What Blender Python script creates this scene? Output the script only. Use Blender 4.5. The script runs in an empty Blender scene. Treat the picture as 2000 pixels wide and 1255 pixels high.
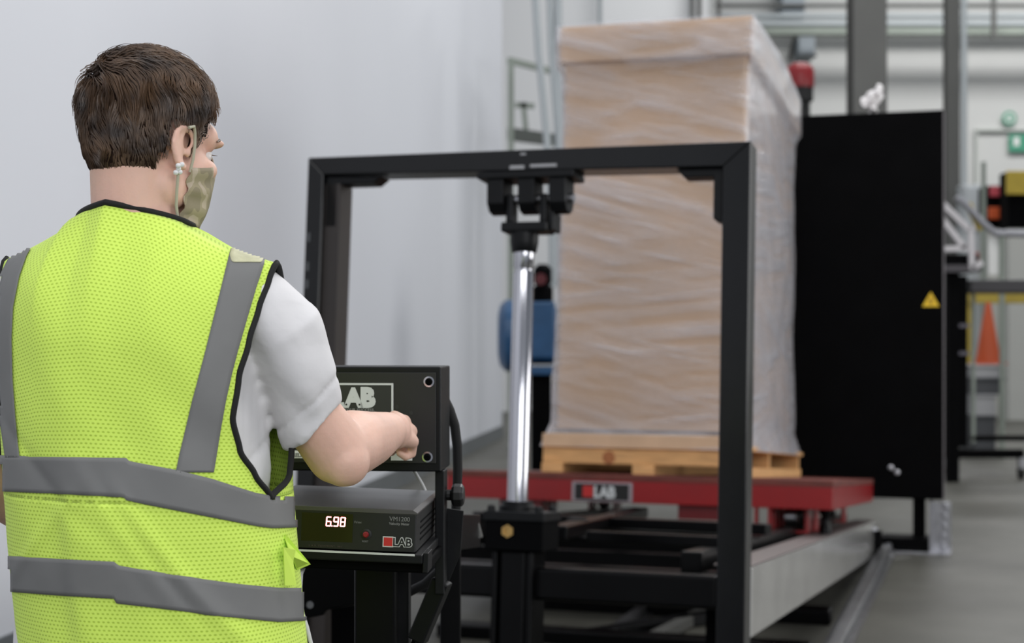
import bpy, bmesh, math, random
from math import sin, cos, pi, radians, sqrt, atan2
from mathutils import Vector, Matrix, noise
from mathutils.bvhtree import BVHTree
random.seed(7)
SC = bpy.context.scene
COL = SC.collection

# ------------------------------------------------------------------ camera
CZ = 1.38                       # eye height
cam_d = bpy.data.cameras.new('camera')
cam_d.sensor_width = 36.0
cam_d.lens = 54.0
cam_d.shift_y = 22.5/2000
cam_d.clip_end = 200
cam_d.dof.use_dof = True
cam_d.dof.focus_distance = 2.2
cam_d.dof.aperture_fstop = 4.8
cam = bpy.data.objects.new('camera', cam_d)
cam.location = (0, 0, CZ); cam.rotation_euler = (pi/2, 0, 0)
COL.objects.link(cam); SC.camera = cam

# ------------------------------------------------------------------ world, lights, exposure
wd = bpy.data.worlds.new('world'); SC.world = wd; wd.use_nodes = True
bgn = wd.node_tree.nodes['Background']
bgn.inputs[0].default_value = (0.86, 0.92, 1.0, 1); bgn.inputs[1].default_value = 0.34
SC.view_settings.view_transform = 'Standard'
SC.view_settings.look = 'None'
SC.view_settings.exposure = 0.0
SC.view_settings.gamma = 1.0
SC.view_settings.use_curve_mapping = False

def area(name, loc, size, power, col=(1, 1, 1), target=None):
    l = bpy.data.lights.new(name, 'AREA'); l.shape = 'RECTANGLE'
    l.size, l.size_y = size; l.energy = power; l.color = col
    o = bpy.data.objects.new(name, l); o.location = loc
    if target is not None:
        o.rotation_euler = (Vector(target)-Vector(loc)).to_track_quat('-Z', 'Y').to_euler()
    COL.objects.link(o)
area('high_bay_light', (0.5, 1.2, 6.5), (5, 1.6), 120)
area('high_bay_light', (2.5, 7.0, 6.5), (5, 1.6), 170)
area('high_bay_light', (4.0, 14.0, 9.0), (6, 2.0), 300)
area('high_bay_light', (7.0, 22.0, 12.0), (8, 3.0), 700)
area('high_bay_light', (13.0, 33.0, 13.0), (10, 3.0), 1450)
area('right_side_fill', (10.5, 6.5, 2.6), (7, 3.4), 330, (1, 0.99, 0.97), (0, 6.5, 1.4))  # added fill from the right, brightens the steel side plate and film side
area('camera_side_fill', (3.0, -5.0, 4.2), (7, 4.0), 375, (0.97, 0.98, 1.0), (0, 4, 1.2))  # added soft fill behind the camera for surfaces that face it

# ------------------------------------------------------------------ materials
def lin(c):
    c /= 255.0
    return c/12.92 if c <= 0.04045 else ((c+0.055)/1.055)**2.4
def rgb(r, g, b): return (lin(r), lin(g), lin(b), 1)
MATS = {}
def mat(name, col, rough=0.5, metal=0.0, nscale=0, namt=0.0, bump=0.0, bscale=60, spec=0.5, emit=None, estr=0, stretch=(1, 1, 1), coat=0.0):
    if name in MATS: return MATS[name]
    m = bpy.data.materials.new(name); m.use_nodes = True
    nt = m.node_tree; b = nt.nodes['Principled BSDF']
    b.inputs['Base Color'].default_value = rgb(*col)
    b.inputs['Roughness'].default_value = rough
    b.inputs['Metallic'].default_value = metal
    b.inputs['Specular IOR Level'].default_value = spec
    b.inputs['Coat Weight'].default_value = coat
    if emit:
        b.inputs['Emission Color'].default_value = rgb(*emit); b.inputs['Emission Strength'].default_value = estr
    tc = nt.nodes.new('ShaderNodeTexCoord'); mp = nt.nodes.new('ShaderNodeMapping')
    mp.inputs['Scale'].default_value = stretch
    nt.links.new(tc.outputs['Object'], mp.inputs[0])
    if namt:
        n = nt.nodes.new('ShaderNodeTexNoise'); n.inputs['Scale'].default_value = nscale; n.inputs['Detail'].default_value = 5
        nt.links.new(mp.outputs[0], n.inputs['Vector'])
        mr = nt.nodes.new('ShaderNodeMapRange')
        mr.inputs['From Min'].default_value = 0.3; mr.inputs['From Max'].default_value = 0.7
        mr.inputs['To Min'].default_value = 1-namt; mr.inputs['To Max'].default_value = 1+namt
        nt.links.new(n.outputs['Fac'], mr.inputs['Value'])
        mx = nt.nodes.new('ShaderNodeMix'); mx.data_type = 'RGBA'; mx.blend_type = 'MULTIPLY'
        mx.inputs['Factor'].default_value = 1
        mx.inputs[6].default_value = rgb(*col)
        nt.links.new(mr.outputs[0], mx.inputs[7])
        nt.links.new(mx.outputs[2], b.inputs['Base Color'])
    if bump:
        n = nt.nodes.new('ShaderNodeTexNoise'); n.inputs['Scale'].default_value = bscale; n.inputs['Detail'].default_value = 4
        nt.links.new(mp.outputs[0], n.inputs['Vector'])
        bp = nt.nodes.new('ShaderNodeBump'); bp.inputs['Strength'].default_value = bump; bp.inputs['Distance'].default_value = 0.01
        nt.links.new(n.outputs['Fac'], bp.inputs['Height']); nt.links.new(bp.outputs[0], b.inputs['Normal'])
    MATS[name] = m
    return m

M_black = mat('black_paint', (12, 13, 15), 0.45, 0, 9, 0.25, 0.05, 40, spec=0.22)
M_frame = mat('satin_black_frame', (7, 8, 10), 0.24, 0, 9, 0.25, 0.02, 30, spec=0.35)
M_gloss = mat('gloss_black_paint', (4, 4, 5), 0.32, 0, 6, 0.2, 0.03, 20, spec=0.15)
M_matte = mat('matte_black_steel', (5, 5, 6), 0.65, 0, 5, 0.25, spec=0.05)
M_rubber = mat('black_rubber', (14, 14, 15), 0.7)
M_plastic = mat('black_plastic', (13, 13, 14), 0.42)
M_chrome = mat('chrome', (190, 190, 196), 0.14, 1.0)
M_zinc = mat('zinc_steel', (190, 190, 195), 0.3, 1.0, 30, 0.15, 0.2, 25)
M_brush = mat('brushed_steel', (232, 231, 228), 0.2, 0.8, 3, 0.12, 0.04, 12, stretch=(0.3, 1.5, 1.5))
M_brass = mat('brass', (196, 160, 100), 0.3, 1.0)
M_red = mat('red_paint', (140, 14, 18), 0.35, 0, 4, 0.12, 0.03, 20)
M_deck = mat('red_stained_plywood', (104, 46, 36), 0.6, 0, 8, 0.3, 0.1, 30, stretch=(1, 1, 6))
M_card = mat('cardboard', (202, 170, 139), 0.75, 0, 2.5, 0.07)
M_wood = mat('pine_wood', (214, 166, 110), 0.7, 0, 7, 0.22, 0.15, 30, stretch=(1, 6, 10))
M_knot = mat('wood_knot', (165, 105, 62), 0.7, 0, 60, 0.2)
M_white = mat('white_plastic', (225, 225, 225), 0.5)
M_greyp = mat('grey_paint', (92, 92, 89), 0.5, 0, 2, 0.08)
M_greenish = mat('grey_green_paint', (140, 148, 138), 0.5, 0, 3, 0.1)
M_conduit = mat('conduit_grey', (176, 182, 184), 0.4, 0.2)
M_blue = mat('blue_enamel', (44, 84, 124), 0.35, 0, 5, 0.15)
M_yellow = mat('yellow_paint', (184, 160, 60), 0.5, 0, 4, 0.1)
M_orange = mat('orange_plastic', (196, 84, 40), 0.5)
M_redp = mat('red_plastic', (132, 20, 26), 0.4)
M_signgreen = mat('sign_green', (70, 150, 120), 0.5)
M_signwhite = mat('sign_white', (225, 225, 222), 0.5)
M_silverink = mat('silver_ink', (196, 198, 198), 0.45)
M_whiteink = mat('white_ink', (200, 200, 200), 0.5)
M_greyink = mat('grey_ink', (120, 120, 120), 0.5)
M_logored = mat('logo_red', (185, 36, 34), 0.5)
M_blackink = mat('black_ink', (10, 10, 10), 0.5)
M_plate = mat('charcoal_plate', (30, 31, 31), 0.5)
M_skin = mat('skin', (224, 182, 163), 0.55, 0, 14, 0.09, 0.06, 180)
M_skin.node_tree.nodes['Principled BSDF'].inputs['Subsurface Weight'].default_value = 0.12
M_skin.node_tree.nodes['Principled BSDF'].inputs['Subsurface Radius'].default_value = (0.012, 0.004, 0.002)
M_shirt = mat('white_cotton', (222, 220, 221), 0.85, 0, 0, 0, 0.35, 16)
M_tape = mat('reflective_tape', (114, 114, 113), 0.6, 0.0, 12, 0.06, 0.1, 14)
M_binding = mat('black_binding', (14, 14, 14), 0.8)
M_trousers = mat('navy_work_trousers', (34, 38, 52), 0.85, 0, 12, 0.15, 0.3, 30)
M_boot = mat('boot_leather', (50, 38, 30), 0.6)
M_eye = mat('eye_white', (225, 220, 215), 0.2)
M_iris = mat('iris_brown', (60, 40, 25), 0.2)
M_strap = mat('mask_elastic', (180, 176, 156), 0.8)

# floor: polished concrete
def floor_mat():
    m = bpy.data.materials.new('polished_concrete'); m.use_nodes = True
    nt = m.node_tree; b = nt.nodes['Principled BSDF']
    tc = nt.nodes.new('ShaderNodeTexCoord')
    n1 = nt.nodes.new('ShaderNodeTexNoise'); n1.inputs['Scale'].default_value = 0.9; n1.inputs['Detail'].default_value = 9; n1.inputs['Roughness'].default_value = 0.62
    nt.links.new(tc.outputs['Object'], n1.inputs['Vector'])
    cr = nt.nodes.new('ShaderNodeValToRGB')
    cr.color_ramp.elements[0].position = 0.32; cr.color_ramp.elements[0].color = rgb(68, 67, 61)
    cr.color_ramp.elements[1].position = 0.7; cr.color_ramp.elements[1].color = rgb(92, 91, 84)
    nt.links.new(n1.outputs['Fac'], cr.inputs[0]); nt.links.new(cr.outputs[0], b.inputs['Base Color'])
    n2 = nt.nodes.new('ShaderNodeTexNoise'); n2.inputs['Scale'].default_value = 3.0
    nt.links.new(tc.outputs['Object'], n2.inputs['Vector'])
    mr = nt.nodes.new('ShaderNodeMapRange'); mr.inputs['To Min'].default_value = 0.38; mr.inputs['To Max'].default_value = 0.55; b.inputs['Specular IOR Level'].default_value = 0.2
    nt.links.new(n2.outputs['Fac'], mr.inputs['Value']); nt.links.new(mr.outputs[0], b.inputs['Roughness'])
    return m
M_floor = floor_mat()
M_wallL = mat('pale_wall_paint', (214, 216, 222), 0.55, 0, 0.5, 0.015)
M_wallB = mat('white_wall_paint', (222, 222, 220), 0.6, 0, 0.5, 0.02)
M_base = mat('grey_baseboard', (98, 102, 104), 0.5)

# mesh fabric of the vest
def mesh_fabric():
    m = bpy.data.materials.new('lime_mesh_fabric'); m.use_nodes = True
    nt = m.node_tree; b = nt.nodes['Principled BSDF']; b.inputs['Roughness'].default_value = 0.75
    b.inputs['Specular IOR Level'].default_value = 0.2
    uv = nt.nodes.new('ShaderNodeUVMap'); sep = nt.nodes.new('ShaderNodeSeparateXYZ')
    nt.links.new(uv.outputs[0], sep.inputs[0])
    def mth(op, a, v=None, c=None):
        n = nt.nodes.new('ShaderNodeMath'); n.operation = op
        for i, q in enumerate((a, v)):
            if q is None: continue
            if isinstance(q, (int, float)): n.inputs[i].default_value = q
            else: nt.links.new(q, n.inputs[i])
        return n.outputs[0]
    # uv in metres; holes in staggered rows, 6.6 mm x 5 mm
    v = mth('MULTIPLY', sep.outputs['Y'], 1/0.0052)
    row = mth('FLOOR', v); odd = mth('MULTIPLY', mth('MODULO', row, 2.0), 0.5)
    u = mth('ADD', mth('MULTIPLY', sep.outputs['X'], 1/0.0066), odd)
    fu = mth('SUBTRACT', mth('FRACT', u), 0.5); fv = mth('SUBTRACT', mth('FRACT', v), 0.5)
    d = mth('SQRT', mth('ADD', mth('MULTIPLY', fu, fu), mth('MULTIPLY', mth('MULTIPLY', fv, fv), 1.3)))
    mr = nt.nodes.new('ShaderNodeMapRange'); mr.inputs['From Min'].default_value = 0.16; mr.inputs['From Max'].default_value = 0.36
    nt.links.new(d, mr.inputs['Value'])
    n1 = nt.nodes.new('ShaderNodeTexNoise'); n1.inputs['Scale'].default_value = 5
    tc = nt.nodes.new('ShaderNodeTexCoord'); nt.links.new(tc.outputs['Object'], n1.inputs['Vector'])
    mx = nt.nodes.new('ShaderNodeMix'); mx.data_type = 'RGBA'
    mx.inputs[6].default_value = rgb(176, 206, 70); mx.inputs[7].default_value = rgb(216, 245, 106)
    nt.links.new(mr.outputs[0], mx.inputs['Factor']); nt.links.new(mx.outputs[2], b.inputs['Base Color'])
    bp = nt.nodes.new('ShaderNodeBump'); bp.inputs['Strength'].default_value = 0.35; bp.inputs['Distance'].default_value = 0.0012
    nt.links.new(mr.outputs[0], bp.inputs['Height']); nt.links.new(bp.outputs[0], b.inputs['Normal'])
    b.inputs['Sheen Weight'].default_value = 0.1
    return m
M_vest = mesh_fabric()
M_lime = mat('lime_fabric', (208, 238, 100), 0.75, spec=0.2)

# stretch film: clear, glossy, streaked where it bunches up; fine highlights painted as opacity
def film_mat():
    m = bpy.data.materials.new('stretch_film'); m.use_nodes = True
    nt = m.node_tree; b = nt.nodes['Principled BSDF']; out = nt.nodes['Material Output']
    b.inputs['Base Color'].default_value = rgb(228, 226, 232); b.inputs['Roughness'].default_value = 0.24
    b.inputs['Specular IOR Level'].default_value = 0.7; b.inputs['Coat Weight'].default_value = 0.8; b.inputs['Coat Roughness'].default_value = 0.06
    tc = nt.nodes.new('ShaderNodeTexCoord')
    def streak(rot, scale, detail):
        m0 = nt.nodes.new('ShaderNodeMapping'); m0.inputs['Rotation'].default_value = rot
        mp = nt.nodes.new('ShaderNodeMapping'); mp.inputs['Scale'].default_value = scale
        nt.links.new(tc.outputs['Object'], m0.inputs[0]); nt.links.new(m0.outputs[0], mp.inputs[0])
        n = nt.nodes.new('ShaderNodeTexNoise'); n.inputs['Scale'].default_value = 1; n.inputs['Detail'].default_value = detail
        n.inputs['Roughness'].default_value = 0.6
        nt.links.new(mp.outputs[0], n.inputs['Vector']); return n.outputs['Fac']
    a = streak((radians(14), radians(-16), 0), (.9, .9, 11), 7)
    c = streak((radians(-8), radians(4), 0), (1.0, 1.0, 17), 7)
    fine = streak((radians(10), radians(-11), 0), (1.6, 1.6, 62), 4)
    big = streak((0, 0, 0), (1.6, 1.6, 2.2), 3)
    mx = nt.nodes.new('ShaderNodeMix'); mr0 = nt.nodes.new('ShaderNodeMapRange')
    mr0.inputs['From Min'].default_value = 0.42; mr0.inputs['From Max'].default_value = 0.58
    nt.links.new(big, mr0.inputs['Value']); nt.links.new(mr0.outputs[0], mx.inputs[0])
    nt.links.new(a, mx.inputs[2]); nt.links.new(c, mx.inputs[3])
    mr = nt.nodes.new('ShaderNodeMapRange'); mr.inputs['From Min'].default_value = 0.4; mr.inputs['From Max'].default_value = 0.7
    mr.inputs['To Min'].default_value = 0.07; mr.inputs['To Max'].default_value = 0.46
    nt.links.new(mx.outputs[0], mr.inputs['Value'])
    fr_ = nt.nodes.new('ShaderNodeMapRange'); fr_.inputs['From Min'].default_value = 0.60; fr_.inputs['From Max'].default_value = 0.74  # fine streaks raise opacity, painting bright highlights onto the film
    fr_.inputs['To Min'].default_value = 0.0; fr_.inputs['To Max'].default_value = 0.4
    nt.links.new(fine, fr_.inputs['Value'])
    sm = nt.nodes.new('ShaderNodeMath'); sm.operation = 'ADD'
    nt.links.new(mr.outputs[0], sm.inputs[0]); nt.links.new(fr_.outputs[0], sm.inputs[1])
    hs_ = nt.nodes.new('ShaderNodeMath'); hs_.operation = 'MULTIPLY_ADD'; hs_.inputs[1].default_value = 0.3
    nt.links.new(fine, hs_.inputs[0]); nt.links.new(mx.outputs[0], hs_.inputs[2])
    # bunched film is denser when looked along it
    lw = nt.nodes.new('ShaderNodeLayerWeight'); lw.inputs[0].default_value = 0.5
    mu = nt.nodes.new('ShaderNodeMath'); mu.operation = 'MULTIPLY'; mu.inputs[1].default_value = 0.78
    nt.links.new(lw.outputs['Facing'], mu.inputs[0])
    ad = nt.nodes.new('ShaderNodeMath'); ad.operation = 'ADD'; ad.use_clamp = True
    nt.links.new(mu.outputs[0], ad.inputs[0]); nt.links.new(sm.outputs[0], ad.inputs[1])
    bp = nt.nodes.new('ShaderNodeBump'); bp.inputs['Strength'].default_value = 0.9; bp.inputs['Distance'].default_value = 0.03
    nt.links.new(hs_.outputs[0], bp.inputs['Height']); nt.links.new(bp.outputs[0], b.inputs['Normal'])
    tr = nt.nodes.new('ShaderNodeBsdfTransparent'); ms = nt.nodes.new('ShaderNodeMixShader')
    nt.links.new(ad.outputs[0], ms.inputs[0]); nt.links.new(tr.outputs[0], ms.inputs[1]); nt.links.new(b.outputs[0], ms.inputs[2])
    nt.links.new(ms.outputs[0], out.inputs[0])
    return m
M_film = film_mat()

# camouflage-like blotched mask cloth
def mask_mat():
    m = bpy.data.materials.new('mottled_mask_cloth'); m.use_nodes = True
    nt = m.node_tree; b = nt.nodes['Principled BSDF']; b.inputs['Roughness'].default_value = 0.85
    tc = nt.nodes.new('ShaderNodeTexCoord'); n = nt.nodes.new('ShaderNodeTexNoise'); n.inputs['Scale'].default_value = 34
    n.inputs['Detail'].default_value = 1
    nt.links.new(tc.outputs['Object'], n.inputs['Vector'])
    cr = nt.nodes.new('ShaderNodeValToRGB'); cr.color_ramp.interpolation = 'CONSTANT'
    e = cr.color_ramp.elements; e[0].color = rgb(138, 128, 104); e[1].position = 0.47; e[1].color = rgb(156, 145, 118)
    x = e.new(0.6); x.color = rgb(180, 166, 146)
    nt.links.new(n.outputs['Fac'], cr.inputs[0]); nt.links.new(cr.outputs[0], b.inputs['Base Color'])
    return m
M_mask = mask_mat()
def hair_mat():
    m = bpy.data.materials.new('brown_hair'); m.use_nodes = True
    nt = m.node_tree; b = nt.nodes['Principled BSDF']; b.inputs['Roughness'].default_value = 0.48
    g = nt.nodes.new('ShaderNodeTexNoise'); tc = nt.nodes.new('ShaderNodeTexCoord'); g.inputs['Scale'].default_value = 26
    nt.links.new(tc.outputs['Object'], g.inputs['Vector'])
    cr = nt.nodes.new('ShaderNodeValToRGB')
    cr.color_ramp.elements[0].position = 0.35; cr.color_ramp.elements[0].color = rgb(46, 33, 26)
    cr.color_ramp.elements[1].position = 0.72; cr.color_ramp.elements[1].color = rgb(112, 86, 64)
    nt.links.new(g.outputs['Fac'], cr.inputs[0]); nt.links.new(cr.outputs[0], b.inputs['Base Color'])
    return m
M_hair = hair_mat()
M_scalp = mat('hair_undercoat', (38, 26, 20), 0.9, 0, 60, 0.3, 0.4, 120, spec=0.1)

# ------------------------------------------------------------------ builders
def W(px, py, Y): return Vector(((px-1000)/3000*Y, Y, CZ-(py-650)/3000*Y))
def frame3(o, x, y, z):
    m = Matrix.Identity(4)
    for i, a in enumerate((x, y, z)):
        for r in range(3): m[r][i] = a[r]
    for r in range(3): m[r][3] = o[r]
    return m
PSI = math.atan(950/3000); TH = radians(5)
FW = Vector((sin(PSI), cos(PSI), 0)); ZV = Vector((0, 0, 1)); XM = Vector((cos(PSI), -sin(PSI), 0))
DM = FW*cos(TH)-ZV*sin(TH); NM = FW*sin(TH)+ZV*cos(TH)
OM = W(1467, 275, 4.8)
S_m = frame3(OM, XM, DM, NM)                       # inclined machine space
S_f = frame3(Vector((OM.x, OM.y, 0)), XM, FW, ZV)   # level space with the machine's heading
S_w = Matrix.Identity(4)
WM = {}

class MB:
    def __init__(s, S=S_w): s.bm = bmesh.new(); s.S = S
    def box(s, x0, x1, y0, y1, z0, z1):
        v = [s.bm.verts.new(p) for p in ((x0,y0,z0),(x1,y0,z0),(x1,y1,z0),(x0,y1,z0),(x0,y0,z1),(x1,y0,z1),(x1,y1,z1),(x0,y1,z1))]
        for f in ((0,3,2,1),(4,5,6,7),(0,1,5,4),(1,2,6,5),(2,3,7,6),(3,0,4,7)): s.bm.faces.new([v[i] for i in f])
        return s
    def rings(s, rings, closed=True, cap=True):
        R = [[s.bm.verts.new(p) for p in r] for r in rings]
        n = len(R[0])
        for a, b in zip(R, R[1:]):
            for i in range(n if closed else n-1):
                j = (i+1) % n
                s.bm.faces.new((a[i], a[j], b[j], b[i]))
        if cap and closed:
            s.bm.faces.new(list(reversed(R[0]))); s.bm.faces.new(R[-1])
        return s
    def tube(s, pts, r, n=12, cap=True, flat=1.0, up=None):
        pts = [Vector(p) for p in pts]; m = len(pts)
        rr = r if isinstance(r, (list, tuple)) else [r]*m
        rings = []; prev = None
        for i, p in enumerate(pts):
            t = (pts[min(i+1, m-1)]-pts[max(i-1, 0)]).normalized()
            if prev is None:
                a = Vector(up) if up is not None else (Vector((0, 0, 1)) if abs(t.z) < 0.9 else Vector((1, 0, 0)))
                u = (a-t*a.dot(t)).normalized()
            else:
                u = (prev-t*prev.dot(t)).normalized()
            prev = u; w = t.cross(u)
            rings.append([p+u*rr[i]*cos(2*pi*k/n)*flat+w*rr[i]*sin(2*pi*k/n) for k in range(n)])
        return s.rings(rings, True, cap)
    def cyl(s, a, b, r, n=20, r2=None): return s.tube([a, b], [r, r if r2 is None else r2], n)
    def lathe(s, o, axis, prof, n=24):
        o = Vector(o); ax = Vector(axis).normalized()
        a = Vector((0, 0, 1)) if abs(ax.z) < 0.9 else Vector((1, 0, 0))
        u = (a-ax*a.dot(ax)).normalized(); w = ax.cross(u)
        return s.rings([[o+ax*h+(u*cos(2*pi*k/n)+w*sin(2*pi*k/n))*max(r, 1e-5) for k in range(n)] for r, h in prof])
    def bar(s, a, b, w, h, up=(0, 0, 1)):
        a = Vector(a); b = Vector(b); t = (b-a).normalized(); u = Vector(up); u = (u-t*u.dot(t)).normalized(); v = t.cross(u)
        c = [(-1, -1), (1, -1), (1, 1), (-1, 1)]
        return s.rings([[p+v*(i*w/2)+u*(j*h/2) for i, j in c] for p in (a, b)])
    def prism(s, poly, a, b, axes=(0, 2, 1)):
        """polygon in the plane of axes[0], axes[1], swept along axes[2] from a to b"""
        def P(q, t):
            v = [0, 0, 0]; v[axes[0]] = q[0]; v[axes[1]] = q[1]; v[axes[2]] = t; return v
        return s.rings([[P(q, t) for q in poly] for t in (a, b)])
    def sphere(s, c, r, seg=20, rin=12, M=None):
        r = r if isinstance(r, (tuple, list)) else (r, r, r)
        c = Vector(c); rings = []
        for i in range(1, rin):
            th = pi*i/rin
            rg = []
            for k in range(seg):
                v = Vector((r[0]*sin(th)*cos(2*pi*k/seg), r[1]*sin(th)*sin(2*pi*k/seg), -r[2]*cos(th)))
                if M is not None: v = M @ v
                rg.append(c+v)
            rings.append(rg)
        return s.rings(rings)
    def grid(s, P, close_u=False, thick=0):
        R = [[s.bm.verts.new(p) for p in row] for row in P]
        for a, b in zip(R, R[1:]):
            n = len(a)
            for i in range(n if close_u else n-1):
                j = (i+1) % n
                try: s.bm.faces.new((a[i], a[j], b[j], b[i]))
                except ValueError: pass
        return s
    def world_verts(s): return [s.S @ v.co for v in s.bm.verts]

def put(o, parent=None):
    COL.objects.link(o)
    if parent is not None: o.parent = parent
    WM[o.name] = WM[parent.name].copy() if parent is not None else o.matrix_basis.copy()
    return o
def thing(name, label, cat, loc=(0, 0, 0), S=None, group=None):
    """an Empty at the thing's base"""
    o = bpy.data.objects.new(name, None); o.empty_display_size = 0.1
    if S is not None:
        m = S.copy(); p = S @ Vector(loc)
        m.translation = p
    else:
        m = Matrix.Translation(Vector(loc))
    o.matrix_world = m
    o['label'] = label; o['category'] = cat
    if group: o['group'] = group
    COL.objects.link(o); WM[o.name] = m.copy()
    return o
def obj(name, mb, material, parent=None, bevel=0, smooth=False, label=None, segs=2, recalc=True, origin=None):
    bm = mb.bm
    if parent is not None: T = WM[parent.name].inverted() @ mb.S
    else:
        org = origin if origin is not None else None
        if org is None:
            vs = [mb.S @ v.co for v in bm.verts]
            xs = [v.x for v in vs]; ys = [v.y for v in vs]; zs = [v.z for v in vs]
            org = Vector(((min(xs)+max(xs))/2, (min(ys)+max(ys))/2, min(zs)))
        mt = mb.S.copy(); mt.translation = org
        T = mt.inverted() @ mb.S
    bmesh.ops.transform(bm, matrix=T, verts=bm.verts)
    if recalc: bmesh.ops.recalc_face_normals(bm, faces=bm.faces)
    me = bpy.data.meshes.new(name); bm.to_mesh(me); bm.free()
    me.materials.append(material)
    if smooth:
        me.polygons.foreach_set('use_smooth', [True]*len(me.polygons))
        me.set_sharp_from_angle(angle=radians(smooth if smooth is not True else 40))
    o = bpy.data.objects.new(name, me)
    COL.objects.link(o)
    if parent is not None:
        o.parent = parent; WM[o.name] = WM[parent.name].copy()
    else:
        o.matrix_world = mt; WM[o.name] = mt.copy()
    if bevel:
        md = o.modifiers.new('bevel', 'BEVEL'); md.width = bevel; md.segments = segs; md.limit_method = 'ANGLE'; md.angle_limit = radians(40)
    if label: o['label'] = label
    return o
def tag(o, label, cat, group=None):
    o['label'] = label; o['category'] = cat
    if group: o['group'] = group
    return o
def struct(name, mb, m, bevel=0):
    o = obj(name, mb, m, None, bevel); o['kind'] = 'structure'; return o
def clone(root, loc=None, label=None, M=None):
    r = root.copy(); COL.objects.link(r)
    if M is not None: r.matrix_world = M
    elif loc is not None: r.location = loc
    if label: r['label'] = label
    for ch in [c for c in bpy.data.objects if c.parent == root]:
        c2 = ch.copy(); COL.objects.link(c2); c2.parent = r
        for g in [c for c in bpy.data.objects if c.parent == ch]:
            g2 = g.copy(); COL.objects.link(g2); g2.parent = c2
    return r
def text(name, body, size, S, material, parent, bold=0.0, extr=0.0006, spacing=1.0, align='LEFT', sx=1.0, shear=0.0):
    """flat lettering; S maps letter space (x right, y up, z out) to the world"""
    cu = bpy.data.curves.new(name+'_curve', 'FONT'); cu.body = body; cu.size = size; cu.extrude = extr
    cu.offset = bold; cu.space_character = spacing; cu.align_x = align; cu.shear = shear; cu.resolution_u = 3
    t = bpy.data.objects.new(name+'_tmp', cu); COL.objects.link(t)
    dg = bpy.context.evaluated_depsgraph_get(); dg.update()
    me = bpy.data.meshes.new_from_object(t.evaluated_get(dg))
    bpy.data.objects.remove(t); bpy.data.curves.remove(cu)
    mb = MB(S); mb.bm.from_mesh(me); bpy.data.meshes.remove(me)
    bmesh.ops.scale(mb.bm, vec=(sx, 1, 1), verts=mb.bm.verts)
    return obj(name, mb, material, parent, recalc=False)
# ------------------------------------------------------------------ the setting
def level(px, py): # a floor point seen at a pixel
    return W(px, py, 3000*CZ/(py-650))
struct('floor', MB().box(-12, 30, -3, 46, -0.1, 0), M_floor)
WD = Vector((0.1339, 0.9910, 0)); WN = Vector((-0.9910, 0.1339, 0))     # left wall direction, outward normal
wl0 = Vector((-2.04, 6.18, 0))
S_wl = frame3(wl0, WN, WD, ZV)
struct('wall_left', MB(S_wl).box(0, 0.2, -10.5, 14.25, 0, 8), M_wallL)
struct('baseboard_left', MB(S_wl).box(-0.015, 0.0, -10.5, 14.25, 0, 0.165), M_base)
struct('wall_partition', MB().box(-3.5, W(1385, 0, 27).x, 27, 27.2, 0, 12), mat('bright_wall_paint', (240, 240, 240), .6))
struct('wall_back', MB().box(-6, 30, 40, 40.2, 0, 14), mat('far_wall_paint', (200, 200, 197), 0.6, 0, 0.4, 0.03))

# steel columns
def column(label, px0, px1, Y, m):
    a = (px0-1000)/3000*Y; b = (px1-1000)/3000*Y; w = b-a; c = (a+b)/2
    t = thing('steel_column', label, 'column', (c, Y+w/2, 0))
    t2 = 0.1*w
    mb = MB(); mb.box(a, b, Y, Y+t2, 0.03, 8); mb.box(a, b, Y+w-t2, Y+w, 0.03, 8); mb.box(c-t2/2, c+t2/2, Y+t2, Y+w-t2, 0.03, 8)
    obj('i_beam', mb, m, t, bevel=0.006)
    obj('base_plate', MB().box(a-0.08, b+0.08, Y-0.08, Y+w+0.08, 0, 0.03), m, t)
column('wide grey steel column rising behind the tall black bulkhead', 1667, 1733, 16, M_greyp)
column('slim grey steel column right of the black bulkhead, further back', 1849, 1876, 27, M_greyp)
tag(obj('conduit_pipe', MB().cyl((W(1883, 0, 26.6).x, 26.6, 0), (W(1883, 0, 26.6).x, 26.6, 8), 0.05), M_conduit, smooth=True),
    'pale blue-grey vertical conduit fixed beside the slim grey column', 'pipe')

# pipes and girders on the far wall
pg = 'horizontal service pipes high on the far wall'
for i, (y, r, lab) in enumerate(((6, .05, 'highest thin grey pipe across the top of the far wall'), (27, .07, 'second pale pipe from the top on the far wall'),
                                  (42, .09, 'thick pale pipe across the far wall, third from the top'))):
    z = W(0, y, 39).z
    tag(obj('service_pipe', MB().cyl((W(1400, 0, 39).x, 39.3, z), (18, 39.3, z), r), M_conduit if i else M_greyp, smooth=True), lab, 'pipe', pg)
z = W(0, 60, 38.5).z
tag(obj('wall_girder', MB().box(W(1400, 0, 38.5).x, 18, 38.5, 38.8, z-.08, z+.08), M_greenish), 'grey girder running under the pipes on the far wall', 'beam')
tag(obj('drop_pipe', MB().cyl((W(1941, 0, 38).x, 38, W(0, 76, 38).z), (W(1941, 0, 38).x, 38, 11), 0.07), M_greyp, smooth=True), 'short vertical pipe hanging from the pipes at top right', 'pipe')
for k, (x0, x1, y0, y1, lab) in enumerate(((1528, 1572, -30, 36, 'blue-grey duct box high behind the wrapped box, upper one'), (1560, 1592, 72, 112, 'blue-grey duct box above the red tank, lower one'))):
    a = W(x0, y0, 39.4); b = W(x1, y1, 39.4)
    t = thing('duct_box', lab, 'duct', ((a.x+b.x)/2, 39.7, b.z))
    obj('housing', MB().box(a.x, b.x, 39.4, 39.99, b.z, a.z), mat('duct_blue_grey', (150, 158, 164), .5), t, bevel=.02)
    obj('flange', MB().box(a.x-.03, b.x+.03, 39.35, 39.4, b.z, b.z+.06), M_greyp, t)
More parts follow.
